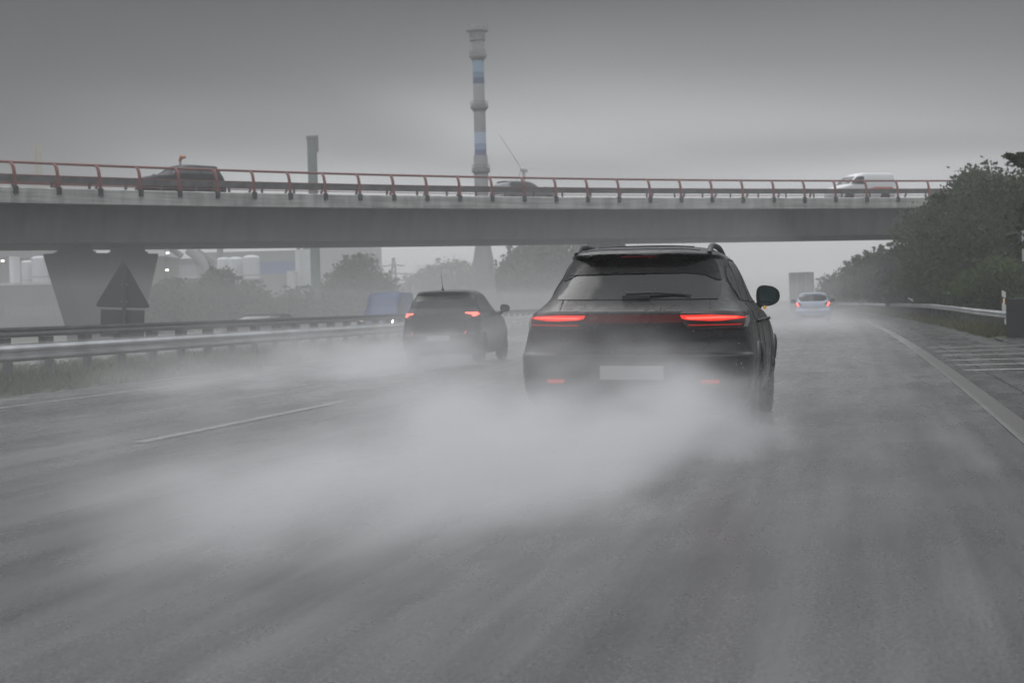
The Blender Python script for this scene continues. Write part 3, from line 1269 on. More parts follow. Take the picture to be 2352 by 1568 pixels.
# rear window
rw = suv.panel('rear_window', [(1.185, -.675, .675), (1.24, -.69, .69), (1.34, -.675, .675), (1.42, -.645, .645), (1.475, -.605, .605), (1.51, -.56, .56), (1.532, -.48, .48), (1.540, -.38, .38)], M['glass'], off=.006, nu=26)
suv.panel('upper_window_band_or_reflection', [(1.345, -.682, -.64), (1.385, -.665, -.55), (1.40, -.66, .66), (1.475, -.635, .635), (1.515, -.610, .610), (1.545, -.565, .565), (1.560, -.49, .49), (1.568, -.38, .38)], M['gloss_black'], off=.010, nu=26, parent=rw)  # added black panel painting in the darker upper reflection, carried over the spoiler lip
suv.panel('upper_window_band_or_reflection', [(1.345, .64, .682), (1.385, .55, .665), (1.40, .40, .66)], M['gloss_black'], off=.0105, nu=6, parent=rw)  # right-hand wing of the same painted reflection edge
# wiper
mb = MB()
q0, n0 = suv.cast((-.07, -2, 1.212), (0, 1, 0))
q1, n1 = suv.cast((.46, -2, 1.207), (0, 1, 0))
mb.tube([q0 + n0 * .035, q0.lerp(q1, .5) + n0 * .045, q1 + n1 * .02], [.017, .013, .006], 8)
mb.box(q0.x - .03, q0.x + .20, q0.y - .045, q0.y - .01, q0.z - .020, q0.z + .008)
mb.build('wiper', M['black_plastic'], R_, smooth=40)
# third brake light under the spoiler
suv.panel('brake_light', [(1.556, -.15, .15), (1.562, -.15, .15)], M['red_strip'], off=.016, nu=6)
# light band across the tail
suv.panel('light_strip', [(.995, -.40, .40), (1.035, -.42, .42), (1.062, -.42, .42)], M['red_strip'], off=.004, nu=22)
for s in (-1, 1):
    L = lambda a, b_: (min(s * a, s * b_), max(s * a, s * b_))
    tl = suv.panel('tail_light', [(.942, *L(.50, .86)), (.955, *L(.44, .895)), (.985, *L(.42, .918)), (1.03, *L(.40, .918)), (1.062, *L(.385, .898)), (1.080, *L(.40, .84)), (1.088, *L(.46, .70))],
                   M['lamp_smoke'], off=.010, nu=22)
    suv.panel('light_bar', [(1.008, *L(.62, .72)), (1.020, *L(.44, .85)), (1.030, *L(.405, .905)), (1.044, *L(.395, .82)), (1.058, *L(.39, .62))], M['lamp_red'], off=.016, nu=18, parent=tl, depth=.004)
    suv.panel('light_core', [(1.026, *L(.47, .83)), (1.034, *L(.44, .84)), (1.042, *L(.43, .70))], M['lamp_core'], off=.021, nu=18, parent=tl, depth=.003)
    suv.panel('lower_light_line', [(.972, *L(.46, .86)), (.981, *L(.45, .875))], M['lamp_red_dim'], off=.015, nu=18, parent=tl, depth=.004)
    suv.panel('lamp_edge', [(.955, *L(.885, .907)), (1.0, *L(.898, .921)), (1.045, *L(.893, .912))], M['zinc'], off=.016, nu=4, parent=tl, depth=.004)
    suv.panel('reflector', [(.500, *L(.57, .71)), (.532, *L(.56, .71))], M['reflector'], off=.006, nu=6)
suv.seam('tailgate_seam', [[(-.62, 1.19), (-.625, 1.09), (-.63, .95), (-.62, .82), (-.59, .785), (-.54, .772), (0, .768), (.54, .772), (.59, .785), (.62, .82), (.63, .95), (.625, 1.09), (.62, 1.19)]])
suv.panel('plate_recess', [(.515, -.33, .33), (.60, -.36, .36), (.675, -.34, .34)], M['trim'], off=.003, nu=10)
suv.panel('number_plate', [(.535, -.26, .26), (.645, -.26, .26)], M['plate'], off=.016, nu=8)
suv.panel('diffuser', [(.255, -.66, .66), (.32, -.74, .74), (.40, -.78, .78)], M['trim'], off=.006, nu=16)
for s in (-1, 1):
    for k in (0, .13):
        mb = MB()
        mb.lathe([(.030, .0), (.052, .0), (.055, .02), (.055, .25)], 18, Matrix.Translation((s * (.48 + k), .02, .305)) @ Matrix.Rotation(-PI / 2, 4, 'X'), 'Z', cap=False)
        mb.build('exhaust_tip', M['rim'], R_, smooth=40)
# side glass on both sides, pillars left as body
for side, s in (('right', 1), ('left', -1)):
    suv.panel('rear_quarter_window', [(1.185, .86, 1.20), (1.27, .80, 1.16), (1.37, .84, 1.14), (1.455, .98, 1.13)], M['glass_side'], side, nu=8)
    suv.panel('rear_door_window', [(1.175, 1.235, 2.02), (1.30, 1.20, 2.02), (1.42, 1.18, 2.02), (1.50, 1.18, 2.02), (1.525, 1.24, 2.02)], M['glass_side'], side, nu=12)
    suv.panel('front_door_window', [(1.165, 2.10, 3.30), (1.28, 2.10, 3.08), (1.40, 2.10, 2.84), (1.49, 2.10, 2.62), (1.522, 2.10, 2.40)], M['glass_side'], side, nu=14)
    suv.seam('window_trim', [[(.80, 1.26), (.86, 1.18), (1.3, 1.170), (2.3, 1.158), (3.34, 1.158), (3.08, 1.29), (2.84, 1.41), (2.62, 1.50), (2.40, 1.532), (1.9, 1.538), (1.24, 1.535), (.98, 1.465), (.82, 1.36), (.80, 1.26)]], side, .016)
    suv.seam('door_seam', [[(1.26, 1.15), (1.30, .95), (1.45, .62), (1.5, .42)], [(2.07, 1.15), (2.07, .36)], [(3.22, 1.12), (3.26, .9), (3.22, .40)], [(1.5, .40), (3.2, .38)]], side)
    for y_ in (1.50, 2.55):
        q, n = suv.cast((s * 2.5, y_ + .1, .985), (-s, 0, 0))
        mb = MB()
        mb.tube([q + n * .004 + Vector((0, -.12, 0)), q + n * .045 + Vector((0, -.08, .004)), q + n * .045 + Vector((0, .08, .004)), q + n * .004 + Vector((0, .12, 0))], [.014, .016, .016, .014], 8)
        mb.build('door_handle', M['suv_paint'], R_, smooth=50)
    # wheel-arch lips
    for y_ in (.98, 3.86):
        mb = MB()
        pts = []
        for k in range(25):
            a = RAD(-18) + RAD(216) * k / 24
            yy, zz = y_ + math.cos(a) * .435, .372 + math.sin(a) * .435
            q, n = suv.cast((s * 2.5, yy, zz), (-s, 0, 0))
            pts.append((s * max(abs(q.x), .90) + s * .004, yy, zz))
        mb.tube(pts, .022, 6)
        mb.build('wheel_arch_trim', M['trim'], R_, smooth=50)
    # roof rail
    mb = MB()
    ys = np.linspace(.74, 2.45, 12)
    pts = []
    for k, yy in enumerate(ys):
        q, n = suv.cast((s * .575, yy, 3.0), (0, 0, -1))
        lift = .038 * min(1, math.sin(PI * k / 11) * 3.0)
        pts.append((s * .575, yy, q.z + lift))
    mb.tube(pts, [.022] + [.026] * 10 + [.022], 8)
    mb.build('roof_rail', M['trim'], R_, smooth=50)
mi = suv.mirror(1, .955, 3.05, 1.215, .235, .205)
mb = MB()
mb.lathe([(.004, -.02), (.016, -.012), (.019, 0), (.012, .014)], 12, Matrix.Translation((.925, 3.01, 1.10)) @ Matrix.Rotation(PI / 2, 4, 'X'))
mb.build('indicator', M['lamp_amber'], mi)
suv.mirror(-1, -.955, 3.05, 1.215, .245, .205)
suv.seam('roof_seam', [[(-.50, .72), (-.2, .64), (.2, .64), (.50, .72)], [(-.42, .98), (-.2, .94), (.2, .94), (.42, .98)]], 'top', .010)
suv.seam('sunroof_seam', [[(-.40, 1.25), (.40, 1.25)]], 'top', .010)
mb = MB()
mb.box(-.80, .80, .45, 4.5, .22, .34)
for y_ in (.98, 3.86):
    mb.box(-.68, .68, y_ - .40, y_ + .40, .35, .80)
mb.build('underbody', M['black_plastic'], R_)

# ---- hatchbacks
def hatch_levels(L=4.05, W=.87, H=1.48, bl=.98, rake=.40):
    k = H / 1.48
    return [
        (.20, .25, L - .30, W * .88, .35, .6, 4.2, 3.5),
        (.28, .08, L - .12, W * .95, .42, .7, 4, 3),
        (.42, .02, L - .03, W * .985, .45, .8, 3.6, 2.8),
        (.60, .0, L, W, .5, .9, 3.4, 2.7),
        (.66, .045, L - .01, W, .5, .9, 3.4, 2.7),
        (.78 * k, .07, L - .06, W * .985, .52, 1.0, 3.2, 2.6),
        (.90 * k, .08, L - .24, W * .965, .54, 1.0, 3.1, 2.6),
        (bl * k, .10, L - .75, W * .94, .56, 1.0, 3.0, 2.6),
        ((bl + .05) * k, .12, L - 1.0, W * .915, .58, .9, 3.0, 2.6),
        ((bl + .13) * k, .17, L - 1.22, W * .87, .58, .8, 2.9, 2.6),
        (1.24 * k, .24, L - 1.45, W * .81, .56, .8, 2.9, 2.6),
        (1.36 * k, .24 + rake * .35, L - 1.68, W * .75, .54, .8, 2.9, 2.6),
        (1.41 * k, .24 + rake * .30, L - 1.82, W * .70, .50, .8, 2.9, 2.6),
        (1.435 * k, .24 + rake * .30, L - 1.94, W * .66, .48, .8, 2.9, 2.6),
        (1.455 * k, .24 + rake * .75, L - 2.05, W * .58, .46, .7, 2.9, 2.6),
        (1.470 * k, .24 + rake * 1.4, L - 2.15, W * .44, .40, .5, 2.8, 2.6),
        (1.478 * k, .24 + rake * 2.1, L - 2.25, W * .25, .30, .3, 2.4, 2.4),
        (1.48 * k, .24 + rake * 2.8, L - 2.32, W * .08, .15, .15, 2, 2),
    ]


def side_windows(c, H, L, glass, W=.87):
    k = H / 1.48
    for side in ('right', 'left'):
        c.panel('rear_side_window', [(1.07 * k, .75, 1.62), (1.2 * k, .66, 1.62), (1.32 * k, .72, 1.62), (1.385 * k, .88, 1.62)], glass, side, nu=8)
        c.panel('front_side_window', [(1.06 * k, 1.70, L - 1.12), (1.2 * k, 1.70, L - 1.42), (1.32 * k, 1.70, L - 1.70), (1.385 * k, 1.70, L - 1.95)], glass, side, nu=8)


dk = Car('hatchback', (-8.60, 30.8, 0), RAD(2.4), 'dark grey hatchback with a roof antenna in the left lane, half hidden in spray', 'car',
         hatch_levels(3.95, .90, 1.555, .98, .42), M['hatch_paint'], (.72, 3.2), .315, ww=.2, track=.76)
dk.root.scale = (.92, 1, 1)
k = 1.555 / 1.48
rw = dk.panel('rear_window', [(1.125 * k, -.72, .72), (1.19 * k, -.71, .71), (1.28 * k, -.68, .68), (1.35 * k, -.62, .62), (1.388 * k, -.52, .52), (1.40 * k, -.38, .38)], M['glass'], off=.006, nu=20)
dk.panel('upper_window_band_or_reflection', [(1.285 * k, -.55, .55), (1.34 * k, -.62, .62), (1.385 * k, -.535, .535), (1.402 * k, -.38, .38)], M['gloss_black'], off=.010, nu=16, parent=rw)
dk.seam('tailgate_seam', [[(-.66, 1.10), (-.64, .85), (-.55, .72), (.55, .72), (.64, .85), (.66, 1.10)]])
for s in (-1, 1):
    L = lambda a, b_: (min(s * a, s * b_), max(s * a, s * b_))
    tl = dk.panel('tail_light', [(.93, *L(.70, .84)), (.98, *L(.60, .865)), (1.05, *L(.55, .865)), (1.08, *L(.56, .85))], M['lamp_lens'], off=.008, nu=10)
    dk.panel('light_bar', [(.985, *L(.73, .80)), (1.02, *L(.72, .835)), (1.05, *L(.58, .845)), (1.068, *L(.59, .835))], M['lamp_red_far'], off=.014, nu=10, parent=tl, depth=.004)
dk.panel('number_plate', [(.50, -.26, .26), (.61, -.26, .26)], M['plate'], off=.012, nu=6)
side_windows(dk, 1.555, 3.95, M['glass_side'])
for s in (-1, 1):
    dk.mirror(s, s * .99, 2.6, 1.13, .23, .17)
mb = MB()
q, n = dk.cast((0, .55, 3), (0, 0, -1))
mb.lathe([(.035, 0), (.03, .03), (.015, .05), (.008, .09)], 10, Matrix.Translation(q), 'Z')
mb.tube([q + Vector((0, 0, .05)), q + Vector((-.01, -.06, .34))], [.008, .004], 6)
mb.build('antenna', M['antenna'], dk.root)

wp = at(1868, 738, 76)
wc = Car('hatchback', (wp.x, wp.y, 0), RAD(2.0), 'small bluish white hatchback with lit tail lights ahead in the right lane', 'car',
         hatch_levels(4.0, .865, 1.485, .98, .42), M['white_paint'], (.70, 3.22), .31, ww=.2, track=.74, sub=3)
rw = wc.panel('rear_window', [(1.055, -.50, .50), (1.09, -.62, .62), (1.17, -.665, .665), (1.26, -.66, .66), (1.33, -.60, .60), (1.355, -.42, .42)], M['glass'], off=.008, nu=16)
for s in (-1, 1):
    L = lambda a, b_: (min(s * a, s * b_), max(s * a, s * b_))
    tl = wc.panel('tail_light', [(.80, *L(.66, .82)), (.88, *L(.58, .85)), (.97, *L(.60, .84)), (1.03, *L(.70, .80))], M['lamp_lens'], off=.008, nu=8)
    for zz, aa in ((.85, .70), (.955, .75)):
        wc.panel('lamp', [(zz - .045, *L(aa - .055, aa + .055)), (zz + .045, *L(aa - .055, aa + .055))], M['lamp_red_far'], off=.014, nu=4, parent=tl, depth=.004)
    wc.mirror(s, s * .97, 2.7, 1.07, .24, .17)
wc.panel('number_plate', [(.62, -.25, .25), (.72, -.25, .25)], M['plate'], off=.01, nu=4)
wc.panel('bumper_insert', [(.24, -.5, .5), (.38, -.6, .6)], M['trim'], off=.006, nu=6)
wc.seam('tailgate_seam', [[(-.56, .98), (-.58, .80), (-.50, .76), (.50, .76), (.58, .80), (.56, .98)]], wd=.02)
side_windows(wc, 1.485, 4.0, M['glass_side'])

# ---- lorry far ahead
lp = at(1843, 740, 164)
lorry = tag(empty('lorry', (lp.x, lp.y, 0), RAD(3)), 'grey box lorry fading into the mist beyond the white hatchback', 'lorry')
mb = MB()
mb.box(-1.27, 1.27, 0, 9.0, 1.15, 4.0)
bo = mb.build('cargo_box', M['lorry_grey'], lorry)
for s in (-1, 1):
    mb = MB()
    mb.box(min(.03 * s, 1.2 * s), max(.03 * s, 1.2 * s), -.05, -.003, 1.25, 3.88)
    d_ = mb.build('rear_door', M['lorry_grey'], bo)
    mb = MB()
    mb.tube([(s * .45, -.08, 1.3), (s * .45, -.08, 3.85)], .03, 6)
    mb.build('lock_bar', M['zinc'], d_)
mb = MB()
mb.box(-1.2, 1.2, .1, 9.0, .75, 1.14)
mb.box(-1.2, 1.2, -.02, .1, .45, .62)
mb.build('chassis', M['black_plastic'], lorry)
mb = MB()
mb.box(-1.2, 1.2, 9.3, 11.2, .6, 3.1)
mb.build('cab', M['lorry_grey'], lorry)
for y_ in (1.6, 2.9, 10.2):
    for s in (-1, 1):
        mb = MB()
        mb.lathe([(.25, -.25), (.46, -.25), (.5, -.2), (.5, .2), (.46, .25), (.25, .25)], 24, Matrix.Translation((s * .98, y_, .5)), 'X')
        mb.build('wheel', M['tyre'], lorry, smooth=40)
for s in (-1, 1):
    mb = MB()
    mb.box(s * 1.0 - .15, s * 1.0 + .15, -.06, -.021, .80, .95)
    mb.build('tail_light', M['lamp_lens'], lorry)

# ---- oncoming traffic beyond the median
def van_levels(L=5.0, W=.95, H=2.0, nose=1.1):
    return [
        (.25, .1, L - .1, W * .95, .25, .5, 5, 3.5),
        (.40, .0, L, W * .99, .25, .6, 5, 3.2),
        (.70, .0, L, W, .25, .7, 5, 3),
        (.92, .0, L - .08, W, .25, .8, 5, 3),
        (1.05, .0, L - .45, W * .99, .25, .8, 5, 3),
        (1.15, .0, L - .85, W * .985, .25, .7, 5, 3),
        (1.35, .01, L - 1.08, W * .96, .25, .6, 5, 3),
        (1.60, .03, L - 1.35, W * .92, .25, .6, 5, 3),
        (H - .14, .05, L - 1.68, W * .87, .25, .6, 4.5, 3),
        (H - .06, .08, L - 1.85, W * .82, .25, .6, 4, 3),
        (H - .02, .16, L - 2.0, W * .70, .25, .5, 4, 3),
        (H, .4, L - 2.3, W * .4, .2, .4, 3, 3),
    ]


p = at(914, 740, 76)
bv = Car('van', (p.x - 1.35, p.y + 4.6, -.22), RAD(183), 'blue van with a lit headlight coming the other way beyond the guard rails', 'van', van_levels(4.9, .94, 2.28), M['blue_paint'], (.8, 3.9), .33, sub=3)
bv.panel('windscreen', [(1.20, -.80, .80), (1.5, -.76, .76), (1.85, -.70, .70), (2.02, -.60, .60)], M['glass_blue'], 'front', off=.008, nu=12)
bv.panel('grille', [(.55, -.45, .45), (.82, -.55, .55)], M['black_plastic'], 'front', off=.008, nu=8)
for s in (-1, 1):
    bv.panel('headlight', [(.72, min(s * .60, s * .84), max(s * .60, s * .84)), (.88, min(s * .60, s * .84), max(s * .60, s * .84))], M['lamp_white'], 'front', off=.01, nu=5)
bv.panel('side_window', [(1.22, 2.7, 3.65), (1.5, 2.7, 3.45), (1.75, 2.7, 3.2)], M['glass_side'], 'left')
bv.panel('side_window', [(1.22, 2.7, 3.65), (1.5, 2.7, 3.45), (1.75, 2.7, 3.2)], M['glass_side'], 'right')

p = at(592, 745, 52)
oc = Car('saloon_car', (p.x, p.y + 2, -.30), RAD(182), 'dark low car on the oncoming side, only its roof showing above the rails', 'car', hatch_levels(4.3, .90, 1.45), M['dark_car'], (.75, 3.4), .31, sub=3)
oc.panel('windscreen', [(1.06, -.70, .70), (1.2, -.66, .66), (1.36, -.58, .58)], M['glass'], 'front', off=.008, nu=10)
side_windows(oc, 1.45, 4.3, M['glass_side'])
for s in (-1, 1):
    oc.panel('headlight', [(.62, min(s * .55, s * .80), max(s * .55, s * .80)), (.74, min(s * .58, s * .80), max(s * .58, s * .80))], M['lamp_ind'], 'front', off=.01, nu=4)

# ---- traffic on the bridge
def on_bridge(s, off, back=False):
    c = bp_(s, off, -1.24)
    tg = bp_(s + .01, off) - bp_(s - .01, off)
    ang = math.atan2(tg.y, tg.x) - PI / 2
    return c, ang + (PI if back else 0)


def deck_car(name, s, off, back, label, cat, lv, paint, wheels, wr, L):
    c, a = on_bridge(s, off, back)
    d = Vector((-math.sin(a), math.cos(a), 0))
    return Car(name, tuple(c - d * (L / 2)), a, label, cat, lv, paint, wheels, wr, 'cars crossing the bridge', sub=3)


c1 = deck_car('people_carrier', 5.1 / 26, 3.2, True, 'dark people carrier driving left across the bridge', 'car', hatch_levels(4.5, .90, 1.66, .98, .3), M['dark_car'], (.8, 3.6), .33, 4.5)
side_windows(c1, 1.66, 4.5, M['glass_side'])
for s in (-1, 1):
    c1.mirror(s, s * .98, 3.1, 1.15, .22, .2)
c2 = deck_car('saloon_car', 16.0 / 26, 6.6, False, 'grey car with a dark roof crossing the middle of the bridge to the right', 'car', hatch_levels(4.3, .88, 1.56, .96, .6), M['silver_car'], (.8, 3.4), .32, 4.3)
side_windows(c2, 1.56, 4.3, M['glass_side'])
for s in (-1, 1):
    c2.mirror(s, s * .97, 3.05, 1.08, .22, .2)
c3 = deck_car('van', 25.7 / 26, 3.3, True, 'white delivery van driving left at the right end of the bridge', 'van', van_levels(4.6, .92, 1.92), M['van_white'], (.85, 3.6), .33, 4.6)
c3.panel('side_window', [(1.15, 2.45, 3.45), (1.35, 2.45, 3.28), (1.55, 2.45, 3.05), (1.66, 2.45, 2.9)], M['glass_side'], 'left', nu=8)
c3.panel('side_window', [(1.15, 2.45, 3.45), (1.35, 2.45, 3.28), (1.55, 2.45, 3.05), (1.66, 2.45, 2.9)], M['glass_side'], 'right', nu=8)
c3.panel('windscreen', [(1.18, -.76, .76), (1.4, -.72, .72), (1.68, -.64, .64)], M['glass'], 'front', off=.008, nu=10)
M['van_stripe'] = mat('faded_red_stripe', (.62, .20, .18), .4, var=.1)
c3.panel('red_stripe', [(.86, .2, 2.2), (.98, .35, 1.6)], M['van_stripe'], 'left', nu=10)

# ------------------------------------------------------------------ chimneys, industry, masts
M['pale_concrete'] = mat('pale_chimney_concrete', (.34, .34, .35), .8, var=.12, scale=.4)
M['ring'] = mat('dark_chimney_gallery', (.17, .16, .17), .7, var=.1)
M['band1'] = mat('light_blue_band', (.24, .38, .50), .7, var=.05)
M['band2'] = mat('mid_blue_band', (.13, .22, .34), .7, var=.05)
M['band3'] = mat('dark_blue_band', (.06, .09, .18), .7, var=.05)
M['band4'] = mat('pale_blue_band', (.42, .50, .62), .7, var=.05)
M['band5'] = mat('soft_blue_band', (.26, .33, .48), .7, var=.05)
M['band6'] = mat('violet_blue_band', (.13, .15, .28), .7, var=.05)
M['green_stack'] = mat('greenish_steel_stack', (.15, .18, .165), .6, var=.12, scale=.5)
M['white_tank'] = mat('white_tank_paint', (.66, .67, .69), .5, var=.06, scale=.6)
M['white_wall'] = mat('white_cladding', (.66, .67, .68), .6, var=.06, scale=.3)
M['grey_wall'] = mat('grey_cladding', (.16, .165, .17), .7, var=.15, scale=.3)
M['mid_wall'] = mat('mid_grey_cladding', (.26, .265, .27), .7, var=.12, scale=.3)
M['brown_wall'] = mat('dull_brick_wall', (.16, .15, .135), .8, var=.15, scale=.3)
M['blue_wall'] = mat('blue_cladding', (.10, .15, .32), .6, var=.1, scale=.3)
M['green_wall'] = mat('grey_green_cladding', (.17, .19, .185), .7, var=.1, scale=.3)
M['roof_edge'] = mat('pale_roof_edge', (.55, .56, .57), .6, var=.08)
M['pane'] = glass_mat('pale_window_pane', (.25, .27, .28), .15)
M['turbine'] = mat('white_turbine_paint', (.46, .47, .48), .5, var=.04)
M['mast'] = mat('grey_mast_steel', (.20, .20, .20), .6, var=.1)
M['crane_orange'] = mat('faded_orange_paint', (.45, .17, .08), .6, var=.15)
M['crane_yellow'] = mat('faded_yellow_crane', (.38, .33, .24), .6, var=.15)
VZ = Vector((0, 0, 1))
TD = 146.0


def zat(x, y, d):
    return at(x, y, d).z


# tall banded chimney: leans with the picture only through the camera roll
base = at(1113, 700, TD)
ch = tag(empty('banded_chimney', (base.x, base.y, -.35)), 'tall pale chimney with ring galleries and blue bands rising behind the bridge', 'chimney')


def ztow(y):
    x = 1113 + (y - 400) * .0215
    return at(x, y, TD).z + .35


sc_ = TD / 3600.0
def stack_part(name, y0, y1, r0, r1, material, n=28):
    mb = MB()
    mb.lathe([(r0 * sc_, ztow(y0)), (r1 * sc_, ztow(y1))], n)
    return mb.build(name, material, ch, smooth=50)


def ring(y, r, h):
    mb = MB()
    mb.lathe([(14 * sc_, ztow(y + h * 1.1)), (r * .86 * sc_, ztow(y + h * .4)), (r * sc_, ztow(y + h * .25)), (r * sc_, ztow(y - h * .2)), (r * .93 * sc_, ztow(y - h * .5)), (13 * sc_, ztow(y - h * .55))], 28)
    g = mb.build('gallery', M['ring'], ch, smooth=40)
    mb = MB()
    for hh in (.5, .95):
        mb.tube([(r * sc_ * .97 * math.cos(a), r * sc_ * .97 * math.sin(a), ztow(y) + hh * .55) for a in np.linspace(0, 2 * PI, 29)], .025, 4)
    for a in np.linspace(0, 2 * PI, 13)[:-1]:
        c, s = r * sc_ * .97 * math.cos(a), r * sc_ * .97 * math.sin(a)
        mb.tube([(c, s, ztow(y)), (c, s, ztow(y) + .54)], .02, 4)
    mb.build('gallery_rail', M['ring'], g)


mb = MB()
mb.lathe([(30 * sc_, 0), (24 * sc_, ztow(600)), (16 * sc_, ztow(555)), (16.0 * sc_, ztow(358))], 28)
mb.build('lower_shaft', M['pale_concrete'], ch, smooth=50)
for y0, y1, r, mt in ((358, 345, 13.6, 'band6'), (345, 331, 13.6, 'band5'), (331, 305, 13.4, 'band4')):
    stack_part('blue_band', y0, y1, r, r - .1, M[mt])
stack_part('middle_shaft', 305, 195, 13.6, 13.0, M['pale_concrete'])
for y0, y1, r, mt in ((195, 181, 13.2, 'band3'), (181, 168, 13.1, 'band2'), (168, 140, 13.0, 'band1')):
    stack_part('blue_band', y0, y1, r, r - .1, M[mt])
mb = MB()
mb.lathe([(13 * sc_, ztow(140)), (14.5 * sc_, ztow(120)), (15.0 * sc_, ztow(96)), (17.5 * sc_, ztow(88)), (17.5 * sc_, ztow(70)), (12 * sc_, ztow(68)), (12 * sc_, ztow(58)), (8 * sc_, ztow(57))], 28)
mb.build('upper_shaft', M['pale_concrete'], ch, smooth=40)
ring(393, 21, 11)
ring(248, 20.5, 9)
ring(132, 20, 9)
ring(73, 25, 7)
ring(95, 18.5, 5)

# greenish stack
b0 = at(727, 700, 160)
gs = tag(empty('steel_chimney', (b0.x, b0.y, -.35)), 'shorter grey-green chimney standing left of the tall banded one', 'chimney')
k = 160 / 3600
zt = at(720, 314, 160).z + .35
mb = MB()
mb.lathe([(11.5 * k, 0), (11.0 * k, zt - 4), (11.0 * k, zt - .1)], 24)
mb.build('shaft', M['green_stack'], gs, smooth=50)
mb = MB()
mb.lathe([(11.0 * k, zt - .35), (13 * k, zt - .3), (13 * k, zt), (9 * k, zt)], 24)
mb.box(11 * k, 14.5 * k, -.2, .2, zt - 1.6, zt + .05)
mb.build('top_collar', M['ring'], gs, smooth=40)


def slim_stack(x, y_top, d, r, label):
    d, r = d * 1.3, r * 1.3
    b0 = at(x, 700, d)
    mb = MB()
    zt = at(x, y_top, d).z + .35
    mb.lathe([(r * 1.1, 0), (r, zt * .9), (r * 1.15, zt * .95), (r * 1.1, zt)], 16)
    o = mb.build('slim_stack', M['mid_wall'], None, smooth=40, loc=(b0.x, b0.y, -.35))
    return tag(o, label, 'chimney')


slim_stack(509, 520, 150, .30, 'slim grey stack behind the white domed tanks')
slim_stack(75, 520, 170, .22, 'thin dark stack above the white ribbed tanks left of the pier')

# wind turbine
hub = at(1203, 390, 236)
wt = tag(empty('wind_turbine', (hub.x, hub.y, -.35)), 'faint white wind turbine with thin blades behind the bridge', 'wind turbine')
mb = MB()
mb.lathe([(.55, 0), (.26, hub.z + .35)], 16)
mb.build('mast', M['turbine'], wt, smooth=50)
hl = Vector((0, 0, hub.z + .35))
mb = MB()
mb.tube([hl + Vector((0, -1.6, 0)), hl + Vector((0, -1.2, 0)), hl + Vector((0, 1.6, 0))], [.12, .34, .3], 10)
mb.build('nacelle', M['turbine'], wt, smooth=50)
LB = (at(1144, 302, 236) - hub).length
for a in (math.atan2(88, -59), math.atan2(3, 100) - .02, math.atan2(88, -59) + RAD(120)):
    a2 = a
    dr = RT * math.cos(a2) + UP * math.sin(a2)
    dr.y = 0
    dr.normalize()
    pr = Vector((-dr.z, 0, dr.x))
    mb = MB()
    o_ = hl + Vector((0, -1.4, 0))
    rows = []
    for u, wd in ((0.02, .08), (.12, .12), (.22, .14), (.6, .09), (1, .04)):
        c = o_ + dr * (LB * u)
        rows.append([c - pr * wd * .4 + Vector((0, -.08, 0)), c + pr * wd * .6, c - pr * wd * .4 + Vector((0, .08, 0))])
    mb.grid(rows, closed=True, cap=True)
    mb.build('blade', M['turbine'], wt)

# lattice pylon / crane at the far left and the small orange mast head
def lattice(name, x, y_top, x_top, d, w0, w1, material, label, cat):
    b0, t0 = at(x, 700, d), at(x_top, y_top, d)
    r = tag(empty(name, (b0.x, b0.y, -.35)), label, cat)
    h = t0.z + .35
    dx = Vector((t0.x - b0.x, t0.y - b0.y, 0)) * .6
    mb = MB()
    n = 9
    def c(i, k):
        u = i / n
        wd = w0 + (w1 - w0) * u
        a = PI / 4 + k * PI / 2
        return Vector((math.cos(a) * wd, math.sin(a) * wd, h * u)) + dx * u
    for k in range(4):
        for i in range(n):
            mb.tube([c(i, k), c(i + 1, k)], .10, 4)
            mb.tube([c(i, k), c(i + 1, (k + 1) % 4)], .06, 4)
            mb.tube([c(i, k), c(i, (k + 1) % 4)], .06, 4)
    mb.build('lattice_frame', material, r)
    return r


lattice('lattice_crane', 84, 333, 95, 238, 1.7, .4, M['crane_yellow'], 'faint yellowish lattice crane mast above the bridge railing at far left', 'crane')
pyl = lattice('power_pylon', 905, 592, 905, 330, 1.6, .25, M['mast'], 'faint power pylon on the horizon left of the dark hatchback', 'pylon')
h = at(905, 592, 330).z + .35
mb = MB()
for u, wd in ((.72, 3.4), (.86, 2.6)):
    mb.tube([(-wd, 0, h * u), (0, 0, h * u + .25), (wd, 0, h * u)], .12, 4)
mb.build('crossarm', M['mast'], pyl)
def pix_x(p):
    v = p - CAM
    return 1176 + 3600 * v.dot(RT) / v.dot(FW)


s_ = min(np.linspace(0, .6, 601), key=lambda q: abs(pix_x(bp_(q, 10.1)) - 413))
cb = bp_(s_, 10.1, -1.12)
cr_ = tag(empty('orange_lamp_post', tuple(cb)), 'orange head of a short post on the bridge, above the dark people carrier', 'post')
zt = at(415, 362, (cb - CAM).dot(FW)).z - cb.z
mb = MB()
mb.tube([(0, 0, 0), (0, 0, zt - .6), (.08, 0, zt - .12)], [.07, .06, .05], 8)
mb.build('mast', M['mast'], cr_, smooth=True)
mb = MB()
mb.tube([(0, 0, zt - .22), (.12, 0, zt + .02), (.36, 0, zt + .0)], [.07, .13, .07], 8)
mb.build('lamp_head', M['crane_orange'], cr_, smooth=True)


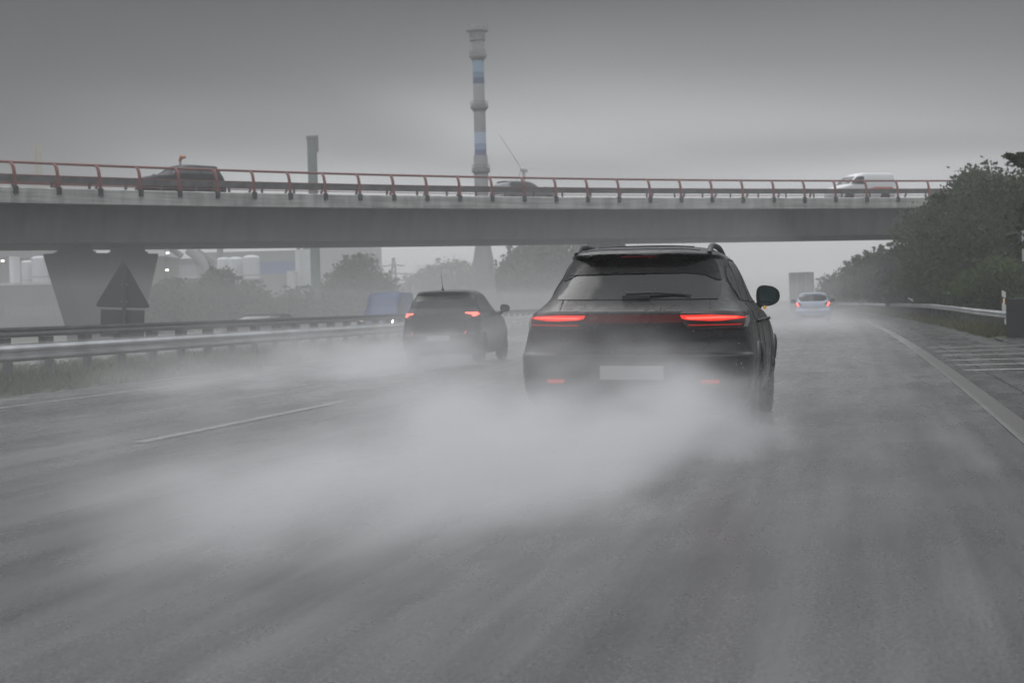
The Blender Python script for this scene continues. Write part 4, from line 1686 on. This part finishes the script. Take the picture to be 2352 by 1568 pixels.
def block(name, x0, x1, ytop, d, material, label, cat='building', deep=12, group=None, z0=-.4, roof=None, yaw=0.0):
    """a building standing d metres away whose front spans x0..x1 of the photograph"""
    d *= LD
    deep *= LD
    a, b_ = at(x0, 700, d), at(x1, 700, d)
    zt = at((x0 + x1) / 2, ytop, d).z
    u = Vector((b_.x - a.x, b_.y - a.y, 0))
    wd = u.length
    r = tag(empty(name, (a.x, a.y, 0), math.atan2(u.y, u.x)), label, cat, group)
    mb = MB()
    mb.box(0, wd, 0, deep, z0, zt)
    mb.build('wall', material, r)
    if roof:
        mb = MB()
        mb.box(-.15, wd + .15, -.15, deep + .15, zt + .002, zt + .28)
        mb.build('roof', roof, r)
    return r, wd, zt, d / 3600.0


def windows(r, wd, rows, n, w_=.75, gap=None):
    for z0, z1, x0, x1 in rows:
        for k in range(n):
            c = x0 + (x1 - x0) * (k + .5) / n
            mb = MB()
            hw = (x1 - x0) / n * w_ / 2
            mb.box(c - hw, c + hw, -.06, -.004, z0, z1)
            mb.build('window', M['pane'], r)


# low office building at far left
r, wd, zt, k = block('office_building', -90, 178, 655, 128, M['grey_wall'], 'low grey office building with two rows of pale windows at far left', deep=14, roof=M['roof_edge'])
windows(r, wd, ((zt - 3.5, zt - 2.35, wd * .37, wd * .92), (zt - 5.9, zt - 4.75, wd * .37, wd * .82)), 13, .7)
# ribbed white tanks left of the pier
def tank(x, d, rpx, ytop, label, group, material='white_tank', ybot=712, dome=.35):
    d *= LD
    c = at(x, 700, d)
    zt, R = at(x, ytop, d).z, rpx * d / 3600
    zb = -.35
    root = tag(empty('storage_tank', (c.x, c.y, zb)), label, 'tank', group)
    h = zt - zb
    mb = MB()
    mb.lathe([(R, 0), (R, h - R * dome)], 28)
    mb.build('shell', M[material], root, smooth=50)
    mb = MB()
    mb.lathe([(R * 1.0, h - R * dome + .002), (R * .93, h - R * dome * .55), (R * .7, h - R * dome * .2), (R * .35, h - R * dome * .03), (.02, h)], 28)
    mb.build('dome', M[material], root, smooth=True)
    mb = MB()
    for zz in (.45, .72):
        mb.lathe([(R * 1.002, h * zz - .05), (R * 1.015, h * zz - .04), (R * 1.015, h * zz + .04), (R * 1.002, h * zz + .05)], 28, cap=False)
    mb.build('hoop', M['mid_wall'], root)
    return root


tank(66, 150, 14, 598, 'left white ribbed tank above the office roof', 'white tanks left of the pier')
tank(93, 149, 17, 588, 'middle white ribbed tank above the office roof', 'white tanks left of the pier')
tank(118, 151, 15, 586, 'right white ribbed tank next to the V-shaped pier', 'white tanks left of the pier')
block('pipe_tower', 24, 33, 589, 140, M['white_wall'], 'narrow white tower left of the white ribbed tanks', deep=2)
block('dark_shed', -40, 22, 590, 158, M['grey_wall'], 'dark shed at the left edge under the bridge', deep=8)
block('plant_hall', -60, 130, 570, 168, M['mid_wall'], 'broad pale grey plant hall behind the white ribbed tanks', deep=20)
# between the pier and the domed tanks
block('brick_block', 330, 379, 594, 132, M['brown_wall'], 'dull brown block right of the bridge pier', deep=6, roof=M['grey_wall'])
block('white_shed', 330, 381, 569, 175, M['white_wall'], 'pale building showing above the brown block', deep=8)
r, wd, zt, k = block('process_building', 383, 470, 640, 136, M['grey_wall'], 'grey process building with a pale roof ledge behind the bushes', deep=10, roof=M['roof_edge'])
windows(r, wd, ((zt - 3.2, zt - 2.1, wd * .18, wd * .66), (zt - 5.9, zt - 4.8, wd * .36, wd * .6)), 5, .7)
r2, wd2, zt2, k2 = block('filter_house', 393, 452, 609, 142, M['mid_wall'], 'pale filter house on top of the grey process building', deep=6)
block('hopper_house', 398, 448, 594, 150, M['grey_wall'], 'dark hopper house behind the pale filter house', deep=6)
PD = 146 * LD
pipe0 = at(430, 700, PD)
pp = tag(empty('exhaust_duct', (pipe0.x, pipe0.y, -.35)), 'thick bent exhaust duct curving down beside the filter house', 'duct')
mb = MB()
org = Vector(pp.location)
mb.tube([at(x_, y_, PD) - org for x_, y_ in ((432, 573), (444, 582), (458, 592), (467, 604), (470, 620), (470, 645), (470, 700))], .6, 12)
mb.build('pipe', M['mid_wall'], pp, smooth=True)
mb = MB()
mb.tube([at(x_, y_, PD + 1.5) - org for x_, y_ in ((392, 570), (406, 580), (418, 588))], .38, 10)
mb.tube([at(x_, y_, PD + 1.5) - org for x_, y_ in ((452, 576), (468, 588), (484, 600), (486, 700))], .40, 10)
mb.build('conveyor_pipe', M['grey_wall'], pp, smooth=True)
tank(517, 142, 15, 591, 'left white domed tank behind the leafy tree', 'white domed tanks')
tank(545, 141, 17, 590, 'middle white domed tank', 'white domed tanks')
tank(580, 140, 19, 586, 'right white domed tank, the largest of its row', 'white domed tanks')
block('tank_base', 561, 602, 640, 138.0, M['mid_wall'], 'pale block below the right domed tank', deep=1.2)
block('long_hall', 470, 700, 577, 230, M['green_wall'], 'long grey-green hall behind the domed tanks', deep=20)
block('blue_hall', 600, 682, 601, 200, M['blue_wall'], 'blue clad hall between the domed tanks and the white tower', deep=10)
block('grey_annex', 600, 668, 628, 180, M['mid_wall'], 'grey annex below the blue clad hall', deep=8)
r, wd, zt, k = block('white_silo_tower', 681, 725, 573, 138, M['white_wall'], 'tall white tower block left of the big rounded tree', deep=4)
mb = MB()
mb.box(wd * .30, wd * .36, -.05, -.003, 0, zt - .05)
mb.build('corner_joint', M['roof_edge'], r)
mb = MB()
mb.box(.15, .6, .3, .8, zt, zt + .55)
mb.box(.9, 1.6, .3, 1.4, zt, zt + .35)
mb.build('roof_plant', M['mast'], r)
block('white_silo_tower', 661, 677, 622, 136, M['white_wall'], 'shorter white tower beside the tall white tower block', deep=2)
block('far_hall', 722, 860, 562, 300, M['mid_wall'], 'faint hall dissolving in mist behind the big rounded tree', deep=20)
# flood lights of the plant
for x_, y_, d_, lb in ((385, 581, 131, 'lit floodlight above the brown block'), (384, 620, 131, 'weaker floodlight below the other one by the filter house'), (6, 599, 131, 'lit floodlight at the left edge under the bridge')):
    c = at(x_, y_, d_ * LD)
    fl = tag(empty('floodlight', (c.x, c.y, -.35)), lb, 'floodlight')
    hz = c.z + .35
    mb = MB()
    mb.tube([(0, .1, 0), (0, .1, hz)], .035, 6)
    mb.build('pole', M['mast'], fl)
    mb = MB()
    mb.box(-.17, .17, -.05, .05, hz - .08, hz + .08)
    mb.build('lamp', M['lamp_ind'], fl)

# ------------------------------------------------------------------ roadside things
# warning sign seen from behind (stands on the far side of the median)
c = at(274, 700, 39.5)
sg = tag(empty('warning_sign', (c.x, c.y, -.2), YAW + RAD(-3)), 'back of a dark triangular warning sign in front of the V-shaped bridge pier', 'road sign')
k = 39.5 / 3600
sg.rotation_euler.y = RAD(3.0)
zb = at(274, 706, 39.5).z + .2
zt = at(262, 596, 39.5).z + .2
hw = 65 * k
def tri(s, y, inset=0):
    pts = []
    for cx, cz in ((-hw, zb), (hw, zb), (0, zt)):
        gx, gz = 0, zb + (zt - zb) / 3
        q = (cx + (gx - cx) * inset, cz + (gz - cz) * inset)
        pts.append(q)
    out = []
    for i in range(3):
        p0, p1, p2 = pts[i - 1], pts[i], pts[(i + 1) % 3]
        for u in (0, .5, 1):
            a = tuple(p1[j] + (p0[j] - p1[j]) * .07 for j in (0, 1))
            b_ = tuple(p1[j] + (p2[j] - p1[j]) * .07 for j in (0, 1))
            q = tuple((1 - u) ** 2 * a[j] + 2 * u * (1 - u) * p1[j] + u * u * b_[j] for j in (0, 1))
            out.append((q[0], y, q[1]))
    return out
mb = MB()
mb.grid([tri(0, 0), tri(0, .03)], closed=True, cap=True)
M['sign_back'] = mat('grey_sign_back', (.050, .051, .053), .5, metal=.4, var=.15)
M['sign_edge'] = mat('dark_sign_edge', (.03, .03, .032), .5, var=.1)
pl = mb.build('sign_plate', M['sign_back'], sg)
mb = MB()
mb.grid([tri(0, -.012), tri(0, -.012, .12), tri(0, -.002, .12), tri(0, -.002)], closed=True)
mb.build('folded_rim', M['sign_edge'], pl)
mb = MB()
mb.tube([(.06, -.06, 0), (.06, -.06, zt - .12)], .055, 10)
mb.build('pole', M['sign_edge'], sg, smooth=True)
mb = MB()
mb.box(-hw * .78, hw * .78, 0, .03, zb - .75, zb - .06)
mb.build('lower_plate', M['sign_back'], sg)
mb = MB()
mb.box(-.02, .14, -.10, -.02, zb + .12, zb + .17)
mb.box(-.02, .14, -.10, -.02, zb + .55, zb + .60)
mb.build('clamp', M['zinc_dark'], sg)

# concrete block closing the right-hand rail
c = gnd(2312, 775)
M['block_concrete'] = mat('dark_wet_block_concrete', (.045, .045, .044), .7, var=.25, scale=2.0, bump=.1)
cb_ = tag(empty('concrete_block', (c.x, c.y, -.02), RAD(-6)), 'dark concrete block at the end of the guard rail at the right edge', 'concrete block')
mb = MB()
prof = [(0, 0, 1.02), (.02, .0, 1.04), (.95, 0, 1.06)]
mb.grid([[(0, y_, 0), (.93, y_, 0), (.93, y_, 1.05), (.06, y_, 1.04), (0, y_, .98)] for y_ in (0, 4.5)], closed=True, cap=True)
mb.build('block', M['block_concrete'], cb_)
mb = MB()
mb.grid([[(.935, y_, 0), (2.6, y_, 0), (2.6, y_, 1.07), (.935, y_, 1.06)] for y_ in (-.02, 4.5)], closed=True, cap=True)
mb.build('block', M['block_concrete'], cb_)

# delineator posts
M['post_white'] = mat('delineator_white', (.62, .62, .60), .5, var=.08)
M['post_black'] = mat('delineator_black', (.02, .02, .02), .5, var=.1)
M['post_refl'] = mat('amber_white_reflector', (.85, .62, .45), .3, var=.05, emit=(1, .6, .35), estr=.25)  # faint glow added in place of light thrown back by the reflector
proto = None
for x_, y_, d_, h, lb in ((2305, 668, 49, 1.05, 'white delineator post behind the concrete block'), (2124, 671, 99, 1.0, 'white delineator post behind the rail, right of the leaning pole'),
                          (1990, 679, 152, 1.0, 'small distant delineator post where the rail bends'), (1956, 680, 200, 1.0, 'farthest tiny delineator post beside the rail')):
    c = at(x_, y_, d_)
    if proto is None:
        proto = empty('delineator_post', (0, 0, 0))
        mb = MB()
        mb.grid([[(-.06, -.05, z_), (.06, -.05, z_), (.03, .06, z_), (-.03, .06, z_)] for z_ in (-.6, .66)], closed=True, cap=True)
        mb.build('shaft', M['post_white'], proto)
        mb = MB()
        mb.grid([[(-.062, -.052, a), (.062, -.052, b_), (.032, .062, b_), (-.032, .062, a)] for a, b_ in ((.66, .60), (.86, .80))], closed=True, cap=True)
        bk = mb.build('black_band', M['post_black'], proto)
        mb = MB()
        mb.box(-.022, .022, -.062, -.054, .63, .80)
        mb.build('reflector', M['post_refl'], bk)
        mb = MB()
        mb.grid([[(-.06, -.05, a), (.06, -.05, b_), (.03, .06, b_), (-.03, .06, a)] for a, b_ in ((.865, .805), (1.05, 1.0))], closed=True, cap=True)
        mb.build('cap', M['post_white'], proto)
        o = proto
    else:
        o = copy_tree(proto)
    o.location = (c.x, c.y, c.z - 1.03)
    tag(o, lb, 'delineator post', 'delineator posts along the right verge')
# leaning pole
a, b_ = at(2072, 674, 100), at(2110, 700, 98)
mb = MB()
mb.tube([(0, 0, 0), tuple(a - b_)], .055, 8)
tag(mb.build('leaning_pole', M['roof_edge'], None, smooth=True, loc=tuple(b_)), 'pale pole leaning to the left behind the guard rail', 'pole')
# white sign board cut by the right edge
c = at(2378, 565, 41)
sb = tag(empty('sign_board', (c.x, c.y, 0), YAW), 'white sign board on posts, cut off by the right edge of the frame', 'road sign')
mb = MB()
hw = 30 * 41 / 3600
z0, z1 = at(2350, 600, 41).z, at(2350, 528, 41).z
mb.box(-hw, hw, -.02, .02, z0, z1)
mb.build('board', M['roof_edge'], sb)
mb = MB()
mb.tube([(.1, .06, 0), (.1, .06, z1)], .04, 8)
mb.build('pole', M['zinc'], sb, smooth=True)
# dark end post in the rail's bend
c = at(2041, 700, 108)
mb = MB()
mb.box(-.16, .16, -.16, .16, 0, 1.0)
mb.box(-.22, .22, -.2, .2, .55, .86)
tag(mb.build('rail_end_post', M['zinc_dark'], None, loc=(c.x, c.y, 0)), 'dark stout post where the guard rail steps down', 'post')

# ------------------------------------------------------------------ air: haze and road spray
SPRAY_STEP = 1.0
def volume_mat(name, build, color=(.95, .955, .965), aniso=.25, step=.4):
    m, t, o = new_mat(name)
    v = t.n('ShaderNodeVolumePrincipled')
    v.inputs['Color'].default_value = (*color, 1)
    v.inputs['Anisotropy'].default_value = aniso
    t.put(v.inputs['Density'], build(t))
    m.node_tree.links.new(v.outputs[0], o.inputs['Volume'])
    m.cycles.volume_step_rate = step
    m.cycles.homogeneous_volume = False
    return m


def vol_box(name, b, material, label=None):
    mb = MB()
    mb.box(*b)
    o = mb.build(name, material)
    tag(o, label, kind='stuff')
    return o


HAZE_D = 0.0019
m, t, o = new_mat('even_haze')
v = t.n('ShaderNodeVolumePrincipled')
v.inputs['Color'].default_value = (.965, .97, .975, 1)
v.inputs['Density'].default_value = HAZE_D
v.inputs['Anisotropy'].default_value = .2
m.node_tree.links.new(v.outputs[0], o.inputs['Volume'])
vol_box('haze', (-695, 695, -160, 1005, -1.4, 28.6), m, 'thin grey rain haze over the whole motorway')


def wisps(t, p, sx, sy, sz, seed, lo, hi, detail=1.5):
    x, y, z = t.xyz(p)
    nz = t.noise(t.vec(t.mul(x, sx), t.mul(t.add(y, seed), sy), t.mul(z, sz)), 1.0, detail, .5, 0.0)
    return t.smooth(nz, lo, hi)


def falloff(t, z, h):
    return t.smooth(t.div(z, h), 2.0, -.55)


def suv_spray(t):
    p = t.pos()
    x, y, z = t.xyz(p)
    d = t.sub(13.6, y)                                        # metres behind the tail
    dp = t.m('MAXIMUM', d, 0.0)
    ex = t.add(t.add(x, t.smooth(d, .8, 1.7, .85, .26)), t.mul(dp, .185))                 # distance right of the plume's right edge
    w1 = wisps(t, p, 1.35, .50, 2.2, 0.0, .22, .78, 2.0)
    side = t.smooth(ex, .5, -.9)
    left = t.gauss(t.div(t.m('MINIMUM', t.add(ex, 1.1), 0.0), t.add(.95, t.mul(dp, .09))))
    far_left = t.gauss(t.div(t.m('MINIMUM', t.add(ex, 1.1), 0.0), 2.6))
    ends = t.mul(t.smooth(t.add(d, t.mul(t.m('MAXIMUM', t.mul(t.add(ex, 1.0), -1.0), 0.0), .5)), 8.6, 5.2), t.add(t.smooth(d, .6, 2.0, 0.0, .72), t.smooth(d, -2.2, .5, 0.0, .28)))
    h = t.add(t.add(.17, t.mul(w1, .26)), t.mul(t.m('MINIMUM', dp, 3.5), .07))
    core = t.mul(t.mul(t.mul(side, left), ends), falloff(t, z, h))
    low = t.smooth(t.add(core, t.mul(t.sub(w1, .5), .60)), .08, 1.15)   # ragged, eaten-away edges
    low = t.mul(low, t.smooth(core, .0, .15))
    # broad thin sheet of spray lying over the lanes to the left
    sheet = t.mul(t.mul(t.mul(side, far_left), t.smooth(d, 9.5, 3.0)), t.mul(falloff(t, z, .42), t.mul(t.add(.45, w1), t.smooth(d, -2.2, .5))))
    # thin veil drifting up behind the tailgate
    veil = t.mul(t.mul(t.smooth(ex, -.55, -1.45, .04, 1.0), t.smooth(ex, -3.4, -2.2)), t.mul(t.mul(t.smooth(d, 3.0, 1.0), t.smooth(d, .50, .85)), t.mul(t.smooth(z, 1.40, .3), t.smooth(w1, .02, .80))))
    # a denser puff in front of the number plate
    puff = t.mul(t.mul(t.gauss(t.div(t.add(x, 1.80), .50)), t.smooth(z, 1.0, .35)), t.mul(t.mul(t.smooth(d, 2.8, 1.3), t.smooth(d, .75, 1.0)), t.add(.35, w1)))
    skirt = t.mul(t.mul(t.smooth(ex, .25, -.25), t.smooth(ex, -3.3, -2.5)), t.mul(t.mul(t.smooth(z, .80, .15), t.smooth(d, 3.2, 1.5)), t.mul(t.smooth(d, .75, 1.1), t.add(.25, w1))))
    return t.add(t.add(t.mul(low, SPRAY_A), t.mul(sheet, SPRAY_S)), t.add(t.mul(veil, SPRAY_V), t.add(t.mul(puff, 1.25), t.mul(skirt, .55))))


SPRAY_A, SPRAY_S, SPRAY_V = 1.6, .17, .72
vol_box('road_spray', (-7.6, .3, 4.4, 16.0, .012, 1.42), volume_mat('suv_spray', suv_spray, step=SPRAY_STEP),
        'thick white spray boiling up behind the dark SUV')


def hatch_spray(t):
    p = t.pos()
    x, y, z = t.xyz(p)
    d = t.sub(31.2, y)
    dp = t.m('MAXIMUM', d, 0.0)
    w1 = wisps(t, p, .8, .33, 1.4, 50.0, .22, .78, 2.0)
    g = t.gauss(t.div(t.add(x, t.add(8.45, t.mul(dp, .06))), t.add(1.0, t.mul(dp, .035))))
    h = t.add(t.add(.30, t.mul(w1, .26)), t.mul(t.m('MINIMUM', dp, 5.0), .03))
    f = t.mul(t.smooth(d, 14.5, 4.0), t.smooth(d, -2.0, .6))
    core = t.mul(t.mul(g, f), falloff(t, z, h))
    low = t.mul(t.smooth(t.add(core, t.mul(t.sub(w1, .5), .7)), .10, .95), t.smooth(core, .0, .12))
    sheet = t.mul(t.gauss(t.div(t.add(x, 8.6), 2.2)), t.mul(t.mul(t.smooth(d, 15.0, 6.0), t.smooth(d, -2.0, 1.5)), t.mul(falloff(t, z, .5), t.add(.5, w1))))
    veil = t.mul(t.mul(t.gauss(t.div(t.add(x, 8.6), 1.1)), t.smooth(z, 1.4, .5)), t.mul(t.mul(t.smooth(d, 5.0, 1.5), t.smooth(d, .3, .7)), t.add(.3, w1)))
    return t.add(t.add(t.mul(low, .60), t.mul(sheet, .055)), t.mul(veil, .17))


vol_box('road_spray', (-12.8, -5.0, 16.4, 33.6, .016, 1.45), volume_mat('hatchback_spray', hatch_spray, step=SPRAY_STEP), 'white spray trailing behind the dark hatchback in the left lane')


def right_spray(t):
    p = t.pos()
    x, y, z = t.xyz(p)
    d = t.sub(77.0, y)
    dp = t.m('MAXIMUM', d, 0.0)
    g = t.gauss(t.div(t.add(x, 2.5), t.add(1.5, t.mul(dp, .05))))
    f = t.mul(t.smooth(d, 36.0, 2.0), t.smooth(d, -8.0, .5))
    w1 = wisps(t, p, .5, .15, 1.0, 90.0, .28, .70)
    return t.mul(t.mul(t.mul(g, falloff(t, z, .42)), f), t.mul(t.add(.3, w1), .14))


vol_box('road_spray', (-7.5, 2.6, 42, 84, .018, 1.25), volume_mat('white_car_spray', right_spray, step=SPRAY_STEP), 'low spray behind the bluish white hatchback')

# even layers of fine spray over the lanes, denser towards the ground
for k_, (x0, x1, y0, y1, z1, dn) in enumerate(((-11.5, .2, 14, 300, .40, .010), (-12.5, 1.0, 24, 330, 1.0, .005), (-34, -1.2, 17, 370, 2.6, .0058), (-1.4, 1.6, 45, 370, 2.5, .003), (-18.2, -9.6, 15, 140, .75, .020))):
    m, t, o = new_mat('even_road_mist')
    v = t.n('ShaderNodeVolumePrincipled')
    v.inputs['Color'].default_value = (.965, .97, .975, 1)
    v.inputs['Density'].default_value = dn
    v.inputs['Anisotropy'].default_value = .2
    m.node_tree.links.new(v.outputs[0], o.inputs['Volume'])
    mb = MB()
    rows = []
    for y in np.linspace(y0, y1, 40):
        a, b_ = curve_x(x0, y), curve_x(x1, y)
        rows.append([(a, y, .010 - .001 * k_), (b_, y, .010 - .001 * k_), (b_, y, z1), (a, y, z1)])
    mb.grid(rows, closed=True, cap=True)
    tag(mb.build('road_mist', m), 'low mist of fine spray hanging over the motorway lanes', kind='stuff')

# flung drops of water around the SUV's tail and rear wheel
M['drops'] = mat('flung_water_drops', (.60, .61, .62), .1, var=.05, spec=.8)
mb = MB()
r_ = np.random.default_rng(77)
for k_ in range(1500):
    dd = r_.gamma(1.6, .9)
    ex_ = -.45 - .26 * dd - abs(r_.normal()) * 1.1 + .25
    yy = 13.3 - dd if r_.random() < .75 else 12.2 + 2.4 * r_.random()
    if yy > 12.6:
        ex_ = -.93 + .25 * r_.random()
    zz = abs(r_.normal()) * .33 + .02
    q = .0016 + .0026 * r_.random() ** 2
    c = Vector((ex_, yy, zz))
    i_ = len(mb.v)
    mb.v += [tuple(c + Vector(e) * q) for e in ((1, 0, 0), (-1, 0, 0), (0, 1.6, 0), (0, -1.6, 0), (0, 0, 1), (0, 0, -1))]
    mb.f += [tuple(i_ + e for e in f_) for f_ in ((0, 2, 4), (2, 1, 4), (1, 3, 4), (3, 0, 4), (2, 0, 5), (1, 2, 5), (3, 1, 5), (0, 3, 5))]
tag(mb.build('spray_drops', M['drops']), 'fine flung water drops in the spray behind the dark SUV', kind='stuff')
